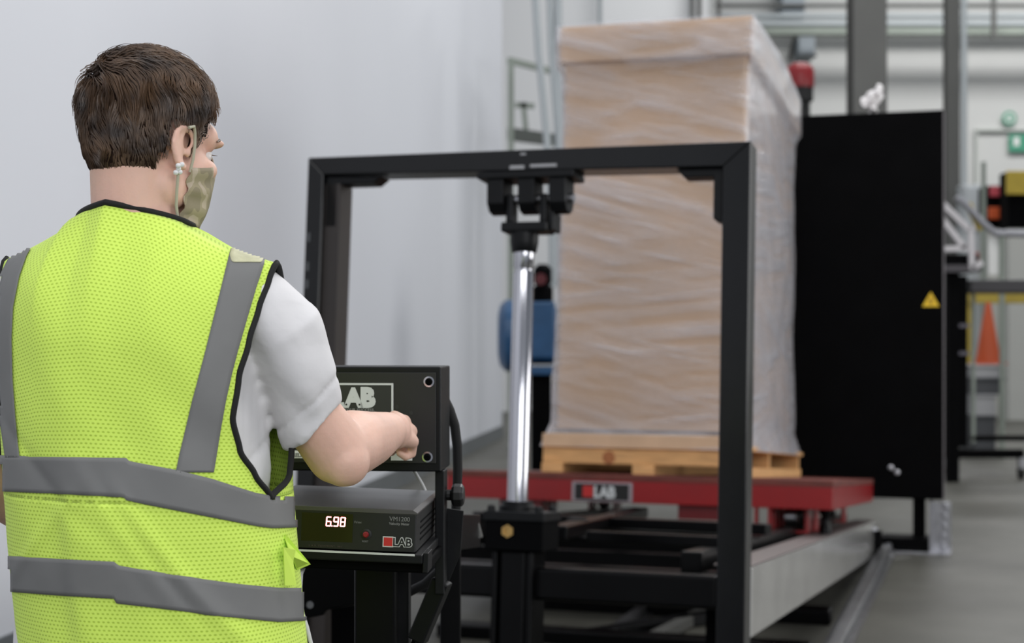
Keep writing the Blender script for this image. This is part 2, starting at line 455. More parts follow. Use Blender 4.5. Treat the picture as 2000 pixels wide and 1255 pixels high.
tag(obj('diagonal_brace', MB().bar(W(1540, 118, 39.96), W(1556, 62, 39.96), .08, .08), M_greyp), 'thin diagonal grey brace above the red tank', 'brace')
for x, lab in ((1352, 'vertical grey conduit above the wrapped box, left of a pair'), (1366, 'dark vertical conduit above the wrapped box, middle'), (1404, 'dark vertical conduit above the wrapped box, right one'), (1172, 'thin pale vertical conduit above the middle of the wrapped box')):
    Y = 26.8
    tag(obj('vertical_conduit', MB().cyl((W(x, 0, Y).x, Y, 0), (W(x, 0, Y).x, Y, 8.5), 0.04), M_greyp if x > 1200 else M_conduit, smooth=True), lab, 'pipe', 'conduits rising behind the box')

# red tank peeping behind the box
t = thing('red_tank', 'red rounded tank with black base behind the top right of the wrapped box', 'tank', (W(1560, 0, 15).x, 15, 0))
cx = W(1562, 0, 15).x
obj('tank_shell', MB().lathe((cx, 15, 0), (0, 0, 1), [(.135, W(0, 172, 15).z), (.14, W(0, 165, 15).z), (.14, W(0, 140, 15).z), (.12, W(0, 130, 15).z), (.07, W(0, 124, 15).z), (.0, W(0, 123, 15).z)], 28), M_redp, t, smooth=True)
obj('base', MB().lathe((cx, 15, 0), (0, 0, 1), [(.2, 0), (.2, .05), (.1, .1), (.1, W(0, 200, 15).z), (.13, W(0, 198, 15).z), (.13, W(0, 172, 15).z)], 24), M_rubber, t, smooth=True)

# signs on the far wall
def gsign(cx, cy, r, lab):
    c = W(cx, cy, 39.9)
    t = thing('wall_sign', lab, 'sign', c)
    obj('sign_face', MB().lathe(c, (0, -1, 0), [(r, 0), (r, .02)], 32), M_signgreen, t)
    obj('emblem', MB().lathe(c, (0, -1, 0), [(r*.62, .02), (r*.62, .03)], 24), M_signwhite, t)
    obj('emblem_centre', MB().lathe(c, (0, -1, 0), [(r*.33, .03), (r*.33, .036)], 20), M_signgreen, t)
gsign(1971, 231, 14/3000*39.9, 'round green sign with white ring on the far wall')
a = W(1970, 262, 39.9); b = W(2012, 296, 39.9)
t = thing('wall_sign', 'rectangular green sign with white figure below the round sign', 'sign', ((a.x+b.x)/2, 39.9, b.z))
obj('sign_face', MB().box(a.x, b.x, 39.87, 39.9, b.z, a.z), M_signgreen, t)
obj('figure', MB().box(W(1979, 0, 39.9).x, W(1990, 0, 39.9).x, 39.86, 39.87, W(0, 285, 39.9).z, W(0, 268, 39.9).z), M_signwhite, t)
mb = MB()
for x0, x1, y0, y1 in ((1905, 1909, 255, 740), (1905, 2040, 252, 256)):
    mb.box(W(x0, 0, 39.9).x, W(x1, 0, 39.9).x, 39.88, 39.98, W(0, y1, 39.9).z, W(0, y0, 39.9).z)
struct('door_1', mb, mat('door_frame_paint', (186, 190, 184), .5))

# ---- far machines at the right
def machine(name, lab, cat, x0, x1, y0, y1, Y, dep, m, extra=()):
    t = thing(name, lab, cat, ((W(x0, 0, Y).x+W(x1, 0, Y).x)/2, Y+dep/2, W(0, y1, Y).z if y1 < 3000 else 0))
    obj('body', MB().box(W(x0, 0, Y).x, W(x1, 0, Y).x, Y, Y+dep, W(0, y1, Y).z, W(0, y0, Y).z), m, t, bevel=.02)
    for nm, a0, a1, b0, b1, mm in extra:
        obj(nm, MB().box(W(a0, 0, Y).x, W(a1, 0, Y).x, Y-.06, Y, W(0, b1, Y).z, W(0, b0, Y).z), mm, t, bevel=.01)
    return t
yb = 650+3000*CZ/25
_pm = machine('packing_machine', 'black machine with orange and red panels at the far right', 'machine', 1928, 1966, 362, 446, 25, .5, M_matte,
        (('red_panel', 1932, 1963, 364, 384, mat('faded_red', (186, 74, 84), .5)), ('orange_panel', 1929, 1961, 405, 428, M_orange)))
_yc = machine('yellow_cabinet', 'black cabinet with yellow upper half at the right edge', 'cabinet', 1969, 2040, 334, 446, 24.3, .45, M_matte,
        (('yellow_panel', 1964, 2040, 334, 380, M_yellow),))
M_stand = mat('pale_stand', (196, 196, 190), .6)
obj('stand', MB().box(W(1930, 0, 25).x, W(1964, 0, 25).x, 25.02, 25.48, 0, W(0, 446, 25).z), M_stand, _pm)
obj('stand', MB().box(W(1971, 0, 24.3).x, W(2038, 0, 24.3).x, 24.32, 24.7, 0, W(0, 446, 24.3).z), M_stand, _yc)
machine('control_cabinet', 'pale grey control cabinet below the slim column', 'cabinet', 1880, 1922, 360, yb, 26, .35, mat('pale_grey_cabinet', (178, 182, 184), .5), (('door', 1884, 1918, 366, 440, mat('pale_grey_door', (188, 192, 194), .5)),))
t = thing('thin_post', 'thin dark green post standing before the far cabinets', 'post', (W(1921, 0, 23).x, 23, 0))
obj('rod', MB().cyl((W(1921, 0, 23).x, 23, 0.02), (W(1921, 0, 23).x, 23, W(0, 316, 23).z), .035), M_greenish, t, smooth=True)
obj('foot', MB().lathe((W(1921, 0, 23).x, 23, 0), (0, 0, 1), [(.15, 0), (.15, .02)]), M_greenish, t)
# yellow guard beam
t = thing('guard_rail', 'yellow guard rail seen under the black wheeled bench', 'guard rail', (W(1960, 0, 20).x, 20, 0))
obj('rail', MB().box(W(1893, 0, 20).x, W(2060, 0, 20).x, 20, 20.08, W(0, 592, 20).z, W(0, 572, 20).z), M_yellow, t, bevel=.01)
for x in (1899, 2050): obj('post', MB().box(W(x, 0, 20).x-.04, W(x, 0, 20).x+.04, 20.08, 20.16, 0, W(0, 574, 20).z), M_yellow, t)

# slanted steel handrails
Yh = 17
t = thing('handrail', 'grey steel handrail sloping down to the right by the bench', 'handrail', (W(1950, 0, Yh).x, Yh, 0))
obj('rail', MB().tube([W(1868, 385, Yh), W(1885, 398, Yh), W(1922, 438, Yh), W(1945, 456, Yh), W(2040, 457, Yh)], .04), mat('rail_grey', (160, 160, 166), .4, .3), t, smooth=True)
obj('post', MB().cyl((W(1957, 0, Yh).x, Yh, 0), W(1957, 457, Yh), .03), M_greenish, t, smooth=True)
obj('post', MB().cyl((W(2030, 0, Yh).x, Yh, 0), W(2030, 457, Yh), .03), M_greenish, t, smooth=True)
obj('kick_panel', MB().box(W(1932, 0, Yh).x, W(1953, 0, Yh).x, Yh+.02, Yh+.05, W(0, 536, Yh).z, W(0, 462, Yh).z), M_signwhite, t)
obj('yellow_strut', MB().bar(W(1890, 398, Yh+.05), W(1917, 448, Yh+.05), .07, .07), M_yellow, t, label='yellow strut under the rail')

# black wheeled bench frame at right
Yb = 14.6
t = thing('wheeled_bench', 'black steel bench frame on silver casters at the right edge', 'bench', (W(1930, 0, Yb).x, Yb, 0))
def bx(x0, x1, y0, y1, Y0, Y1): return MB().box(W(x0, 0, Yb).x, W(x1, 0, Yb).x, Y0, Y1, W(0, y1, Yb).z, W(0, y0, Yb).z)
obj('bench_top', bx(1896, 2060, 546, 570, Yb, Yb+.7), mat('worn_black_top', (52, 50, 53), .5), t, bevel=.008)
obj('post', bx(1864, 1890, 538, 872, Yb, Yb+.13), M_matte, t, bevel=.005)
obj('post', bx(1930, 1936, 566, 872, Yb+.5, Yb+.54), M_greenish, t)
obj('base_beam', bx(1838, 1994, 876, 893, Yb-.1, Yb-.02), M_matte, t, bevel=.005)
obj('base_beam', bx(1930, 2060, 857, 868, Yb+.5, Yb+.58), M_matte, t, bevel=.005)
for (x, yy) in ((1849, Yb-.06), (1990, Yb-.06), (2050, Yb+.54)):
    zz = W(0, 893, Yb).z
    c = obj('caster', MB().box(W(x, 0, Yb).x-.025, W(x, 0, Yb).x+.025, yy-.05, yy+.05, .1, zz+.005), M_zinc, t, label='silver caster bracket')
    obj('wheel', MB().lathe((W(x, 0, Yb).x-.02, yy, .065), (1, 0, 0), [(.06, 0), (.065, .01), (.065, .03), (.06, .04)], 24), M_rubber, c, smooth=True)
for y in (636, 690): obj('crossbar', bx(1860, 1893, y-4, y+3, Yb-.02, Yb), mat('lilac_grey', (92, 88, 98), .5), t)
# tray with white frame in front of the post
t = thing('roller_tray', 'black tray carrying a white slanted bar frame beside the bulkhead', 'tray', (W(1878, 0, 14).x, 14, W(0, 533, 14).z))
Yt = 14.0
obj('tray', MB().box(W(1835, 0, Yt).x, W(1912, 0, Yt).x, Yt, Yt+.5, W(0, 531, Yt).z, W(0, 496, Yt).z), M_matte, t, bevel=.01)
obj('tray_lip', MB().box(W(1835, 0, Yt).x, W(1915, 0, Yt).x, Yt-.03, Yt, W(0, 531, Yt).z, W(0, 517, Yt).z), mat('dark_lilac', (66, 62, 66), .5), t)
mw = mat('offwhite_bar', (206, 202, 204), .5)
for p, q in (((1838, 425), (1884, 484)), ((1840, 486), (1890, 484)), ((1896, 452), (1898, 526)), ((1898, 524), (1918, 512)), ((1838, 395), (1893, 448)), ((1893, 448), (1903, 444))):
    obj('frame_bar', MB().bar(W(*p, Yt-.02), W(*q, Yt-.02), .05, .045, up=(0, 1, 0)), mw, t)
obj('red_marker', MB().box(W(1903, 0, Yt).x, W(1914, 0, Yt).x, Yt+.02, Yt+.07, W(0, 508, Yt).z, W(0, 492, Yt).z), mat('dusty_red', (164, 96, 88), .6), t)
obj('leg', MB().box(W(1864, 0, Yt).x, W(1886, 0, Yt).x, Yt+.2, Yt+.3, 0, W(0, 531, Yt).z), M_matte, t)
# grey stacked bins and the cone
def bin_(lab, x0, x1, y0, y1, Y, m, grp='grey bins under the bench'):
    t = thing('storage_bin', lab, 'bin', ((W(x0, 0, Y).x+W(x1, 0, Y).x)/2, Y+.3, W(0, y1, Y).z), group=grp)
    obj('body', MB().box(W(x0+2, 0, Y).x, W(x1-2, 0, Y).x, Y+.02, Y+.6, W(0, y1, Y).z, W(0, y0+5, Y).z), m, t, bevel=.01)
    obj('rim', MB().box(W(x0, 0, Y).x, W(x1, 0, Y).x, Y, Y+.62, W(0, y0+5, Y).z, W(0, y0, Y).z), m, t, bevel=.01)
Yc = 17.5; yf = 650+3000*CZ/Yc
mg1 = mat('bin_grey', (128, 130, 136), .5); mg2 = mat('bin_dark', (66, 68, 72), .5); mg3 = mat('bin_light', (170, 170, 172), .5)
bin_('dark grey bin on the floor under the bench, bottom of the stack', 1902, 1948, 812, yf, Yc, mg2)
bin_('pale grey bin in the middle of the stack under the bench', 1902, 1948, 770, 812, Yc, mg3)
bin_('dark grey wide bin below the cone under the bench', 1900, 1966, 738, 770, Yc, mg2)
bin_('light grey bin directly under the orange cone', 1902, 1956, 712, 738, Yc, mg3)
cc = W(1930, 711, Yc+.3)
t = thing('traffic_cone', 'orange traffic cone standing on the grey bins', 'traffic cone', cc)
obj('cone_body', MB().lathe(cc, (0, 0, 1), [(.148, .02), (.03, .70), (.02, .72)], 28), M_orange, t, smooth=True)
obj('cone_foot', MB().box(cc.x-.17, cc.x+.17, cc.y-.17, cc.y+.17, cc.z, cc.z+.02), M_orange, t, bevel=.005)
for k, (x0, x1, y0, y1, m, lab) in enumerate(((1842, 1862, 592, 655, mg3, 'pale bin behind the bulkhead edge, upper one'), (1842, 1862, 706, 752, mg3, 'pale bin behind the bulkhead edge, lower one'))):
    pass
tt = thing('shelf_rack', 'dark rack of pale boxes seen between bulkhead and bench post', 'rack', (W(1850, 0, 17).x, 17, 0))
obj('rack_frame', MB().box(W(1838, 0, 17).x, W(1846, 0, 17).x, 17, 17.5, 0, W(0, 570, 17).z), M_matte, tt)
for y in (655, 704, 752, 800, 845): obj('shelf', MB().box(W(1838, 0, 17).x, W(1864, 0, 17).x, 17, 17.5, W(0, y+4, 17).z, W(0, y, 17).z), mg2, tt)
for y0, y1, m, lab in ((595, 655, mw, 'off-white tall box on the top shelf of the dark rack'), (712, 752, mg3, 'pale grey box on the third shelf of the dark rack'), (765, 800, mg2, 'dark grey box on the fourth shelf of the dark rack')):
    tag(obj('shelf_box', MB().box(W(1847, 0, 16.9).x, W(1862, 0, 16.9).x, 17.02, 17.4, W(0, y1, 17).z, W(0, y0, 17).z), m, bevel=.01), lab, 'box', 'boxes on the dark rack')

# ---- background at the left of the box
Yg = 18.0
t = thing('metal_guard_frame', 'grey-green metal frame standing near the end of the wall', 'frame', (W(1040, 0, Yg).x, Yg+.5, 0))
obj('upright', MB().bar((W(998, 0, Yg).x, Yg, 0), (W(998, 0, Yg).x, Yg, W(0, 116, Yg).z), .07, .07, up=(0, 1, 0)), M_greenish, t)
obj('upright', MB().bar((W(1094, 0, Yg+1.1).x, Yg+1.1, 0), (W(1094, 0, Yg+1.1).x, Yg+1.1, W(0, 142, Yg+1.1).z), .06, .06, up=(0, 1, 0)), M_greenish, t)
obj('top_rail', MB().bar(W(995, 118, Yg), W(1094, 143, Yg+1.1), .06, .07), M_greenish, t)
obj('middle_rail', MB().bar(W(998, 262, Yg), W(1094, 275, Yg+1.1), .10, .14), mat('dark_greenish', (74, 78, 74), .6), t)
obj('clamp_stem', MB().bar(W(1022, 200, Yg+.3), W(1028, 262, Yg+.3), .06, .06, up=(0, 1, 0)), M_greenish, t)
obj('clamp_head', MB().bar(W(1006, 205, Yg+.3), W(1044, 207, Yg+.3), .06, .06), M_greenish, t)
for pts, r, lab in ((((1044, -40), (1052, 100), (1060, 180), (1068, 268), (1078, 420), (1080, 560)), .04, 'grey hanging hose nearest the wall end'),
                    (((1073, -40), (1077, 100), (1083, 180), (1090, 270), (1088, 420), (1080, 560)), .035, 'pale grey hanging hose, middle of three'),
                    (((1090, -40), (1090, 100), (1091, 180), (1094, 300), (1090, 560)), .045, 'pale grey hanging hose closest to the wrapped box')):
    tag(obj('hanging_hose', MB().tube([W(x, y, 16.5) for x, y in pts], r, 10), M_conduit, smooth=True), lab, 'hose', 'hoses hanging from above behind the frame')
# blue blower
Yl = 13.0
t = thing('blue_blower', 'blue blower with black pedestal between steel rod and wrapped box', 'blower', (W(1050, 0, Yl).x, Yl+.2, 0))
ca = W(1040, 655, Yl+.3); R = 72/3000*Yl
obj('drum', MB().lathe(ca+Vector((-.3, 0, 0)), (1, 0, 0), [(R*.55, 0), (R*.85, .02), (R, .07), (R, .17), (R*.8, .18), (R*.8, .5), (R*.5, .55)], 36), M_blue, t, smooth=True)
obj('gearbox', MB().box(W(1034, 0, Yl).x, W(1085, 0, Yl).x, Yl+.05, Yl+.5, W(0, 700, Yl).z, W(0, 588, Yl).z), M_blue, t, bevel=.02)
obj('flange', MB().box(W(1030, 0, Yl).x, W(1088, 0, Yl).x, Yl+.02, Yl+.55, W(0, 732, Yl).z, W(0, 716, Yl).z), M_blue, t, bevel=.01)
obj('motor', MB().lathe(W(1060, 588, Yl+.25), (0, 0, 1), [(.09, 0), (.09, .12), (.06, .14), (.08, .16), (.08, .28), (.04, .32)], 20), M_matte, t, smooth=True)
obj('valve_handle', MB().lathe(W(1056, 545, Yl+.1), (0, -1, 0), [(.05, 0), (.05, .03)], 20), mat('dark_red', (90, 30, 36), .5), t)
obj('pedestal', MB().box(W(1038, 0, Yl).x, W(1078, 0, Yl).x, Yl+.1, Yl+.5, 0, W(0, 731, Yl).z), M_matte, t, bevel=.01)
# ------------------------------------------------------------------ the inclined impact tester
def mz(x, y):   # machine-space n of the floor under (x, y)
    return -(OM.z-DM.z*0+0)/NM.z - y*DM.z/NM.z - 0
def floor_n(x, y): # solve OM + x X + y D + n N -> z = 0
    return -(OM.z + y*DM.z)/NM.z
fr = thing('lift_frame', 'black square-tube gantry frame around the steel lifting rod', 'frame', (-.758, .05, floor_n(0, .05)), S=S_m)
# posts and lintel, mitred
def lprism(poly, y0, y1, m, nm, bev=.004, par=fr, lab=None): return obj(nm, MB(S_m).prism(poly, y0, y1), m, par, bevel=bev, label=lab)
nf = floor_n(0, .05)+.012
lprism([(-1.516, nf), (-1.456, nf), (-1.456, -.06), (-1.516, 0)], 0, .12, M_frame, 'post')
lprism([(-.088, nf), (0, nf), (0, 0), (-.088, -.078)], 0, .12, M_frame, 'post')
lprism([(-1.516, 0), (-1.456, -.06), (-.088, -.078), (0, 0)], 0, .12, M_frame, 'lintel')
# inner lining set back inside the left post and corner gussets
obj('inner_channel', MB(S_m).box(-1.456, -1.40, .02, .12, nf, -.09), mat('brown_black_steel', (40, 34, 31), .5), fr, label='brownish black inner channel')
M_bb = M_black
lprism([(-1.456, -.062), (-1.25, -.068), (-1.28, -.092), (-1.41, -.092), (-1.41, -.24), (-1.456, -.24)], .02, .1, M_bb, 'corner_gusset')
lprism([(-.088, -.078), (-.24, -.078), (-.215, -.105), (-.12, -.105), (-.12, -.24), (-.088, -.255)], .02, .1, M_bb, 'corner_gusset')
# bent rod bracket plate under the lintel
obj('mounting_plate', MB(S_m).box(-.90, -.57, -.01, .13, -.094, -.072), M_black, fr, bevel=.003)
for x0, x1 in ((-.868, -.812), (-.762, -.706), (-.656, -.600)):
    obj('hinge_lug', MB(S_m).prism([(0, -.094), (.11, -.094), (.115, -.16), (.10, -.192), (.07, -.206), (.03, -.2), (.005, -.175)], x0, x1, axes=(1, 2, 0)), M_black, fr, bevel=.003)
obj('hinge_pin', MB(S_m).cyl((-.88, .06, -.155), (-.585, .06, -.155), .016), M_zinc, fr, smooth=True)
mbp = MB(S_m)
for (x, y, w, h) in ((-.79, -.052, .05, .012), (-.72, -.05, .09, .01), (-.755, -.012, .02, .006)): mbp.box(x, x+w, -.001, .0, y-h, y)
obj('paint_chip', mbp, mat('bare_metal_chip', (150, 150, 152), .5), fr)
mbs = MB(S_m)
for z in (-.26, -.36, -.42, -.55, -.62): mbs.box(-1.508, -1.497, -.001, 0, z-.03, z)
obj('paint_scuff', mbs, mat('grey_scuff', (70, 72, 74), .6), fr)
for x in (-1.486, -.044): obj('foot_plate', MB(S_m).box(x-.09, x+.09, -.04, .18, nf-.012, nf), M_black, fr)
obj('cross_beam', MB(S_m).box(-1.40, -.088, .02, .11, -1.456, -1.352), M_gloss, fr, bevel=.012, segs=3)

# the lifting rod with fork, and the cylinder post
ry = .06
cy = thing('hydraulic_cylinder', 'polished steel lifting rod on a black square cylinder post', 'cylinder', (-.738, ry, floor_n(0, ry)), S=S_m)
obj('piston_rod', MB(S_m).lathe((-.752, ry, -1.17), (0, 0, 1), [(.034, 0), (.034, .77), (.030, .775), (.030, .785), (.033, .79), (.033, .842)], 40), M_chrome, cy, smooth=True)
obj('rod_collar', MB(S_m).lathe((-.752, ry, -.328), (0, 0, 1), [(.038, -.004), (.042, .0), (.047, .03), (.047, .066)], 32), M_black, cy, smooth=True)
mbf = MB(S_m)
mbf.box(-.82, -.662, ry-.05, ry+.05, -.268, -.236)
mbf.box(-.81, -.785, ry-.03, ry+.03, -.236, -.14); mbf.box(-.695, -.670, ry-.03, ry+.03, -.236, -.14)
obj('fork', mbf, M_black, cy, bevel=.006)
obj('side_block', MB(S_m).box(-.662, -.645, ry-.03, ry+.06, -.262, -.2), M_black, cy, bevel=.003)
obj('cap_ring', MB(S_m).lathe((-.752, ry, -1.175), (0, 0, 1), [(.062, 0), (.062, .016), (.052, .02), (.052, .03), (.04, .03)], 36), M_black, cy, smooth=True)
obj('head_plate', MB(S_m).box(-.835, -.632, ry-.10, ry+.10, -1.206, -1.176), M_black, cy, bevel=.003)
obj('head_block', MB(S_m).box(-.83, -.637, ry-.095, ry+.095, -1.30, -1.206), M_matte, cy, bevel=.004)
nf2 = floor_n(0, ry)
for a, b in ((-.81, -.79), (-.785, -.70), (-.695, -.672)):
    obj('cylinder_barrel' if b-a > .05 else 'tie_bar', MB(S_m).box(a, b, ry-.08 if b-a < .05 else ry-.07, ry+.07, nf2+.015, -1.30), M_gloss, cy, bevel=.008)
obj('base_plate', MB(S_m).box(-.86, -.61, ry-.12, ry+.12, nf2, nf2+.015), M_matte, cy)
obj('port_plug', MB(S_m).lathe((-.752, ry-.095, -1.238), (0, -1, 0), [(.021, 0), (.021, .008), (.012, .008), (.011, .002)], 6), M_brass, cy)
for x, y in ((-.815, -.08), (-.655, -.08), (-.815, .08), (-.655, .08)):
    obj('bolt', MB(S_m).lathe((x, ry+y, -1.178), (0, 0, 1), [(.013, 0), (.014, .012), (.01, .02), (.002, .022)], 16), M_black, cy, smooth=True)

# the track
tk = thing('test_track', 'steel sided inclined track running from gantry to black bulkhead', 'track', (-.95, 2.6, floor_n(0, 2.6)), S=S_m)
obj('side_plate', MB(S_m).box(-.03, .0, .13, 5.2, -1.545, -1.328), M_brush, tk, bevel=.002, label='bright steel side plate')
obj('side_plate', MB(S_m).box(-1.90, -1.87, .13, 5.2, -1.545, -1.328), M_brush, tk, bevel=.002)
obj('top_flange', MB(S_m).box(-.12, -.002, .13, 5.2, -1.328, -1.322), mat('dull_steel', (120, 112, 110), .45, .6), tk)
for x in (-.24, -1.60): obj('rail', MB(S_m).box(x, x+.07, .2, 5.2, -1.36, -1.29), M_gloss, tk, bevel=.006)
for y in (.9, 1.9, 3.0, 4.1, 5.1): obj('cross_member', MB(S_m).box(-1.87, -.03, y, y+.09, -1.50, -1.40), M_gloss, tk, bevel=.006)
# track feet standing on the floor
for y in (1.0, 3.0, 4.9):
    for x in (-.25, -1.65): obj('leg', MB(S_m).box(x-.05, x+.05, y, y+.1, floor_n(x, y)+.02, -1.5), M_matte, tk)
obj('end_bolt', MB(S_m).lathe((.0, 5.12, -1.375), (1, 0, 0), [(.02, 0), (.02, .012), (.012, .02)], 6), M_zinc, tk)
obj('end_bracket', MB(S_m).box(.0, .045, 5.08, 5.2, -1.53, -1.385), M_matte, tk)
# diagonal drive links under the table
lk = thing('drive_linkage', 'black crossed link arms lying on the track under the red table', 'linkage', (-.9, 1.6, -1.35), S=S_m)
obj('link_arm', MB(S_m).bar((-.74, .5, -1.262), (-.98, 2.9, -1.255), .07, .05), M_gloss, lk, bevel=.006)
obj('link_arm', MB(S_m).bar((-.66, .62, -1.275), (-.12, .56, -1.275), .05, .04), M_gloss, lk, bevel=.006)
obj('link_arm', MB(S_m).bar((-1.45, 1.7, -1.262), (-.14, 1.5, -1.262), .08, .045), M_gloss, lk, bevel=.006)
obj('pivot', MB(S_m).lathe((-.80, 1.0, -1.30), (0, 0, 1), [(.04, 0), (.04, .07), (.02, .075)], 20), M_black, lk, smooth=True)

# floor rails and floor frame (level)
def fl(nm, lab, x0, x1, y0, y1, h, m=M_brush, grp='steel rails lying on the floor'):
    t = thing(nm, lab, 'rail', ((x0+x1)/2, (y0+y1)/2, 0), S=S_f, group=grp)
    obj('rail_foot', MB(S_f).box(x0, x1, y0, y1, 0, .012), m, t)
    obj('rail_head', MB(S_f).box(x0+.03, x1-.03, y0, y1, .012, h), m, t, bevel=.006)
M_rail = mat('worn_rail_steel', (120, 120, 122), .35, .8, 8, .2)
fl('floor_rail', 'long worn steel rail on the floor under the bright side plate', .0, .125, .3, 5.2, .05, M_rail)
fl('floor_rail', 'worn steel rail on the floor below the middle of the track', -.98, -.87, 1.9, 5.2, .05, M_rail)
t = thing('floor_frame', 'low black floor frame under the inclined track', 'frame', (-.7, 2.9, 0), S=S_f)
obj('cross_bar', MB(S_f).box(-1.7, -.02, 2.55, 2.69, .0, .07), M_gloss, t, bevel=.008)
obj('cross_bar', MB(S_f).box(-1.7, -.02, 1.75, 1.87, .0, .06), M_gloss, t, bevel=.008)
obj('diagonal_bar', MB(S_f).bar((-1.0, 1.87, .03), (-.5, 2.55, .03), .08, .05), M_black, t, bevel=.006)
obj('diagonal_bar', MB(S_f).bar((-.72, 1.87, .03), (-.62, 2.55, .03), .06, .05), M_greyp, t, bevel=.006)

# the red carriage table
tb = thing('red_carriage_table', 'red steel carriage table with plywood deck carrying the wrapped pallet', 'table', (-.94, 3.7, -1.3), S=S_m)
obj('deck_board', MB(S_m).box(-1.89, .01, 2.5, 4.9, -1.096, -1.066), M_deck, tb, bevel=.002)
obj('table_frame', MB(S_m).box(-1.885, .008, 2.502, 4.895, -1.202, -1.0965), M_red, tb, bevel=.003)
for x in (-.24, -1.60):
    for y in (2.64, 2.95, 4.4):
        b = obj('wheel_bracket', MB(S_m).prism([(-.035, -1.203), (.105, -1.203), (.105, -1.31), (.085, -1.325), (-.015, -1.325), (-.035, -1.31)], y, y+.012, axes=(0, 2, 1)) if False else
                MB(S_m).box(x-.05, x-.035, y, y+.16, -1.32, -1.203).box(x+.105, x+.12, y, y+.16, -1.32, -1.203).box(x-.05, x+.12, y-.012, y, -1.32, -1.306), M_red, tb, bevel=.003)
        obj('wheel', MB(S_m).lathe((x-.0, y+.08, -1.246), (1, 0, 0), [(.035, 0), (.043, .006), (.043, .06), (.035, .066)], 24), M_zinc, b, smooth=True)
for x in (-1.5, -.62): obj('under_channel', MB(S_m).box(x-.1, x+.1, 2.54, 2.62, -1.27, -1.203), mat('dark_red_paint', (104, 18, 22), .4), tb)
obj('stop_bracket', MB(S_m).box(-.352, -.338, 2.51, 2.56, -1.344, -1.203).box(-.290, -.276, 2.51, 2.56, -1.344, -1.203).box(-.338, -.290, 2.51, 2.56, -1.344, -1.330), M_red, tb, bevel=.003)
# shock columns hanging beside the brackets
for x in (-.165, -.03): obj('bumper', MB(S_m).lathe((x-.02, 2.75, -1.322), (0, 0, 1), [(.03, 0), (.03, .03), (.02, .05), (.02, .085), (.03, .1), (.03, .119)], 20), M_gloss, tb, smooth=True)
# logo plate on the table edge
def sm_face(x, y, z): return frame3(S_m @ Vector((x, y, z)), XM, NM, -DM)     # letter space on a front-facing plate
pl = obj('logo_plate', MB(S_m).box(-1.235, -.935, 2.494, 2.502, -1.199, -1.105), mat('plate_rim', (150, 140, 144), .5), tb, bevel=.002, label='LAB logo plate')
obj('plate_face', MB(S_m).box(-1.218, -.952, 2.491, 2.494, -1.190, -1.114), M_blackink, pl)
obj('logo_square', MB(S_m).box(-1.178, -1.128, 2.488, 2.491, -1.178, -1.124), M_logored, pl)
text('logo_letters', 'LAB', .074, sm_face(-1.125, 2.4905, -1.178), M_silverink, pl, bold=.004, sx=.84)

# ---- pallet
pal = thing('wooden_pallet', 'pine wooden pallet under the tall wrapped box on the red table', 'pallet', (-.95, 3.76, -1.066), S=S_m)
for y in (2.76, 3.45, 4.70):
    mb = MB(S_m)
    mb.box(-1.464, -.42, y, y+.05, -1.018, -.94)
    obj('stringer', mb, M_wood, pal, bevel=.004)
for k in range(8):
    x = -1.464+k*(1.064-.10)/7
    obj('top_board', MB(S_m).box(x, x+.10, 2.755, 4.755, -.94, -.918), M_wood, pal, bevel=.003)
for x in (-1.464, -.995, -.52):
    obj('bottom_board', MB(S_m).box(x, x+.11, 2.74, 4.76, -1.066, -1.018), M_wood, pal, bevel=.003)
obj('knot', MB(S_m).lathe((-1.12, 2.761, -.985), (0, -1, 0), [(.033, 0), (.033, .001), (.02, .002)], 20), M_knot, pal)
mbx = MB(S_m); mbx.box(-1.464, -.42, 2.745, 2.76, -.938, -.87)
obj('lead_board', mbx, mat('pale_pine', (205, 172, 140), .7, 0, 6, .12), pal, bevel=.003)

# ---- tall box
bxo = thing('wrapped_box', 'tall cardboard box with lid wrapped in clear stretch film on the pallet', 'box', (-.92, 3.78, -.95), S=S_m)
obj('carton_body', MB(S_m).box(-1.412, -.476, 2.825, 4.70, -.917, 1.06), M_card, bxo, bevel=.006)
obj('carton_lid', MB(S_m).box(-1.432, -.436, 2.785, 4.735, 1.045, 1.235), M_card, bxo, bevel=.006)
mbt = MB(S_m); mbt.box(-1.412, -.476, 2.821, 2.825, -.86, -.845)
obj('bottom_shadow_strip', mbt, mat('gap_shadow_tone', (62, 62, 78), .5), bxo, label='dark strip painted as the shadowed gap at the box foot')  # shade of the gap below the carton, painted as a dark strip
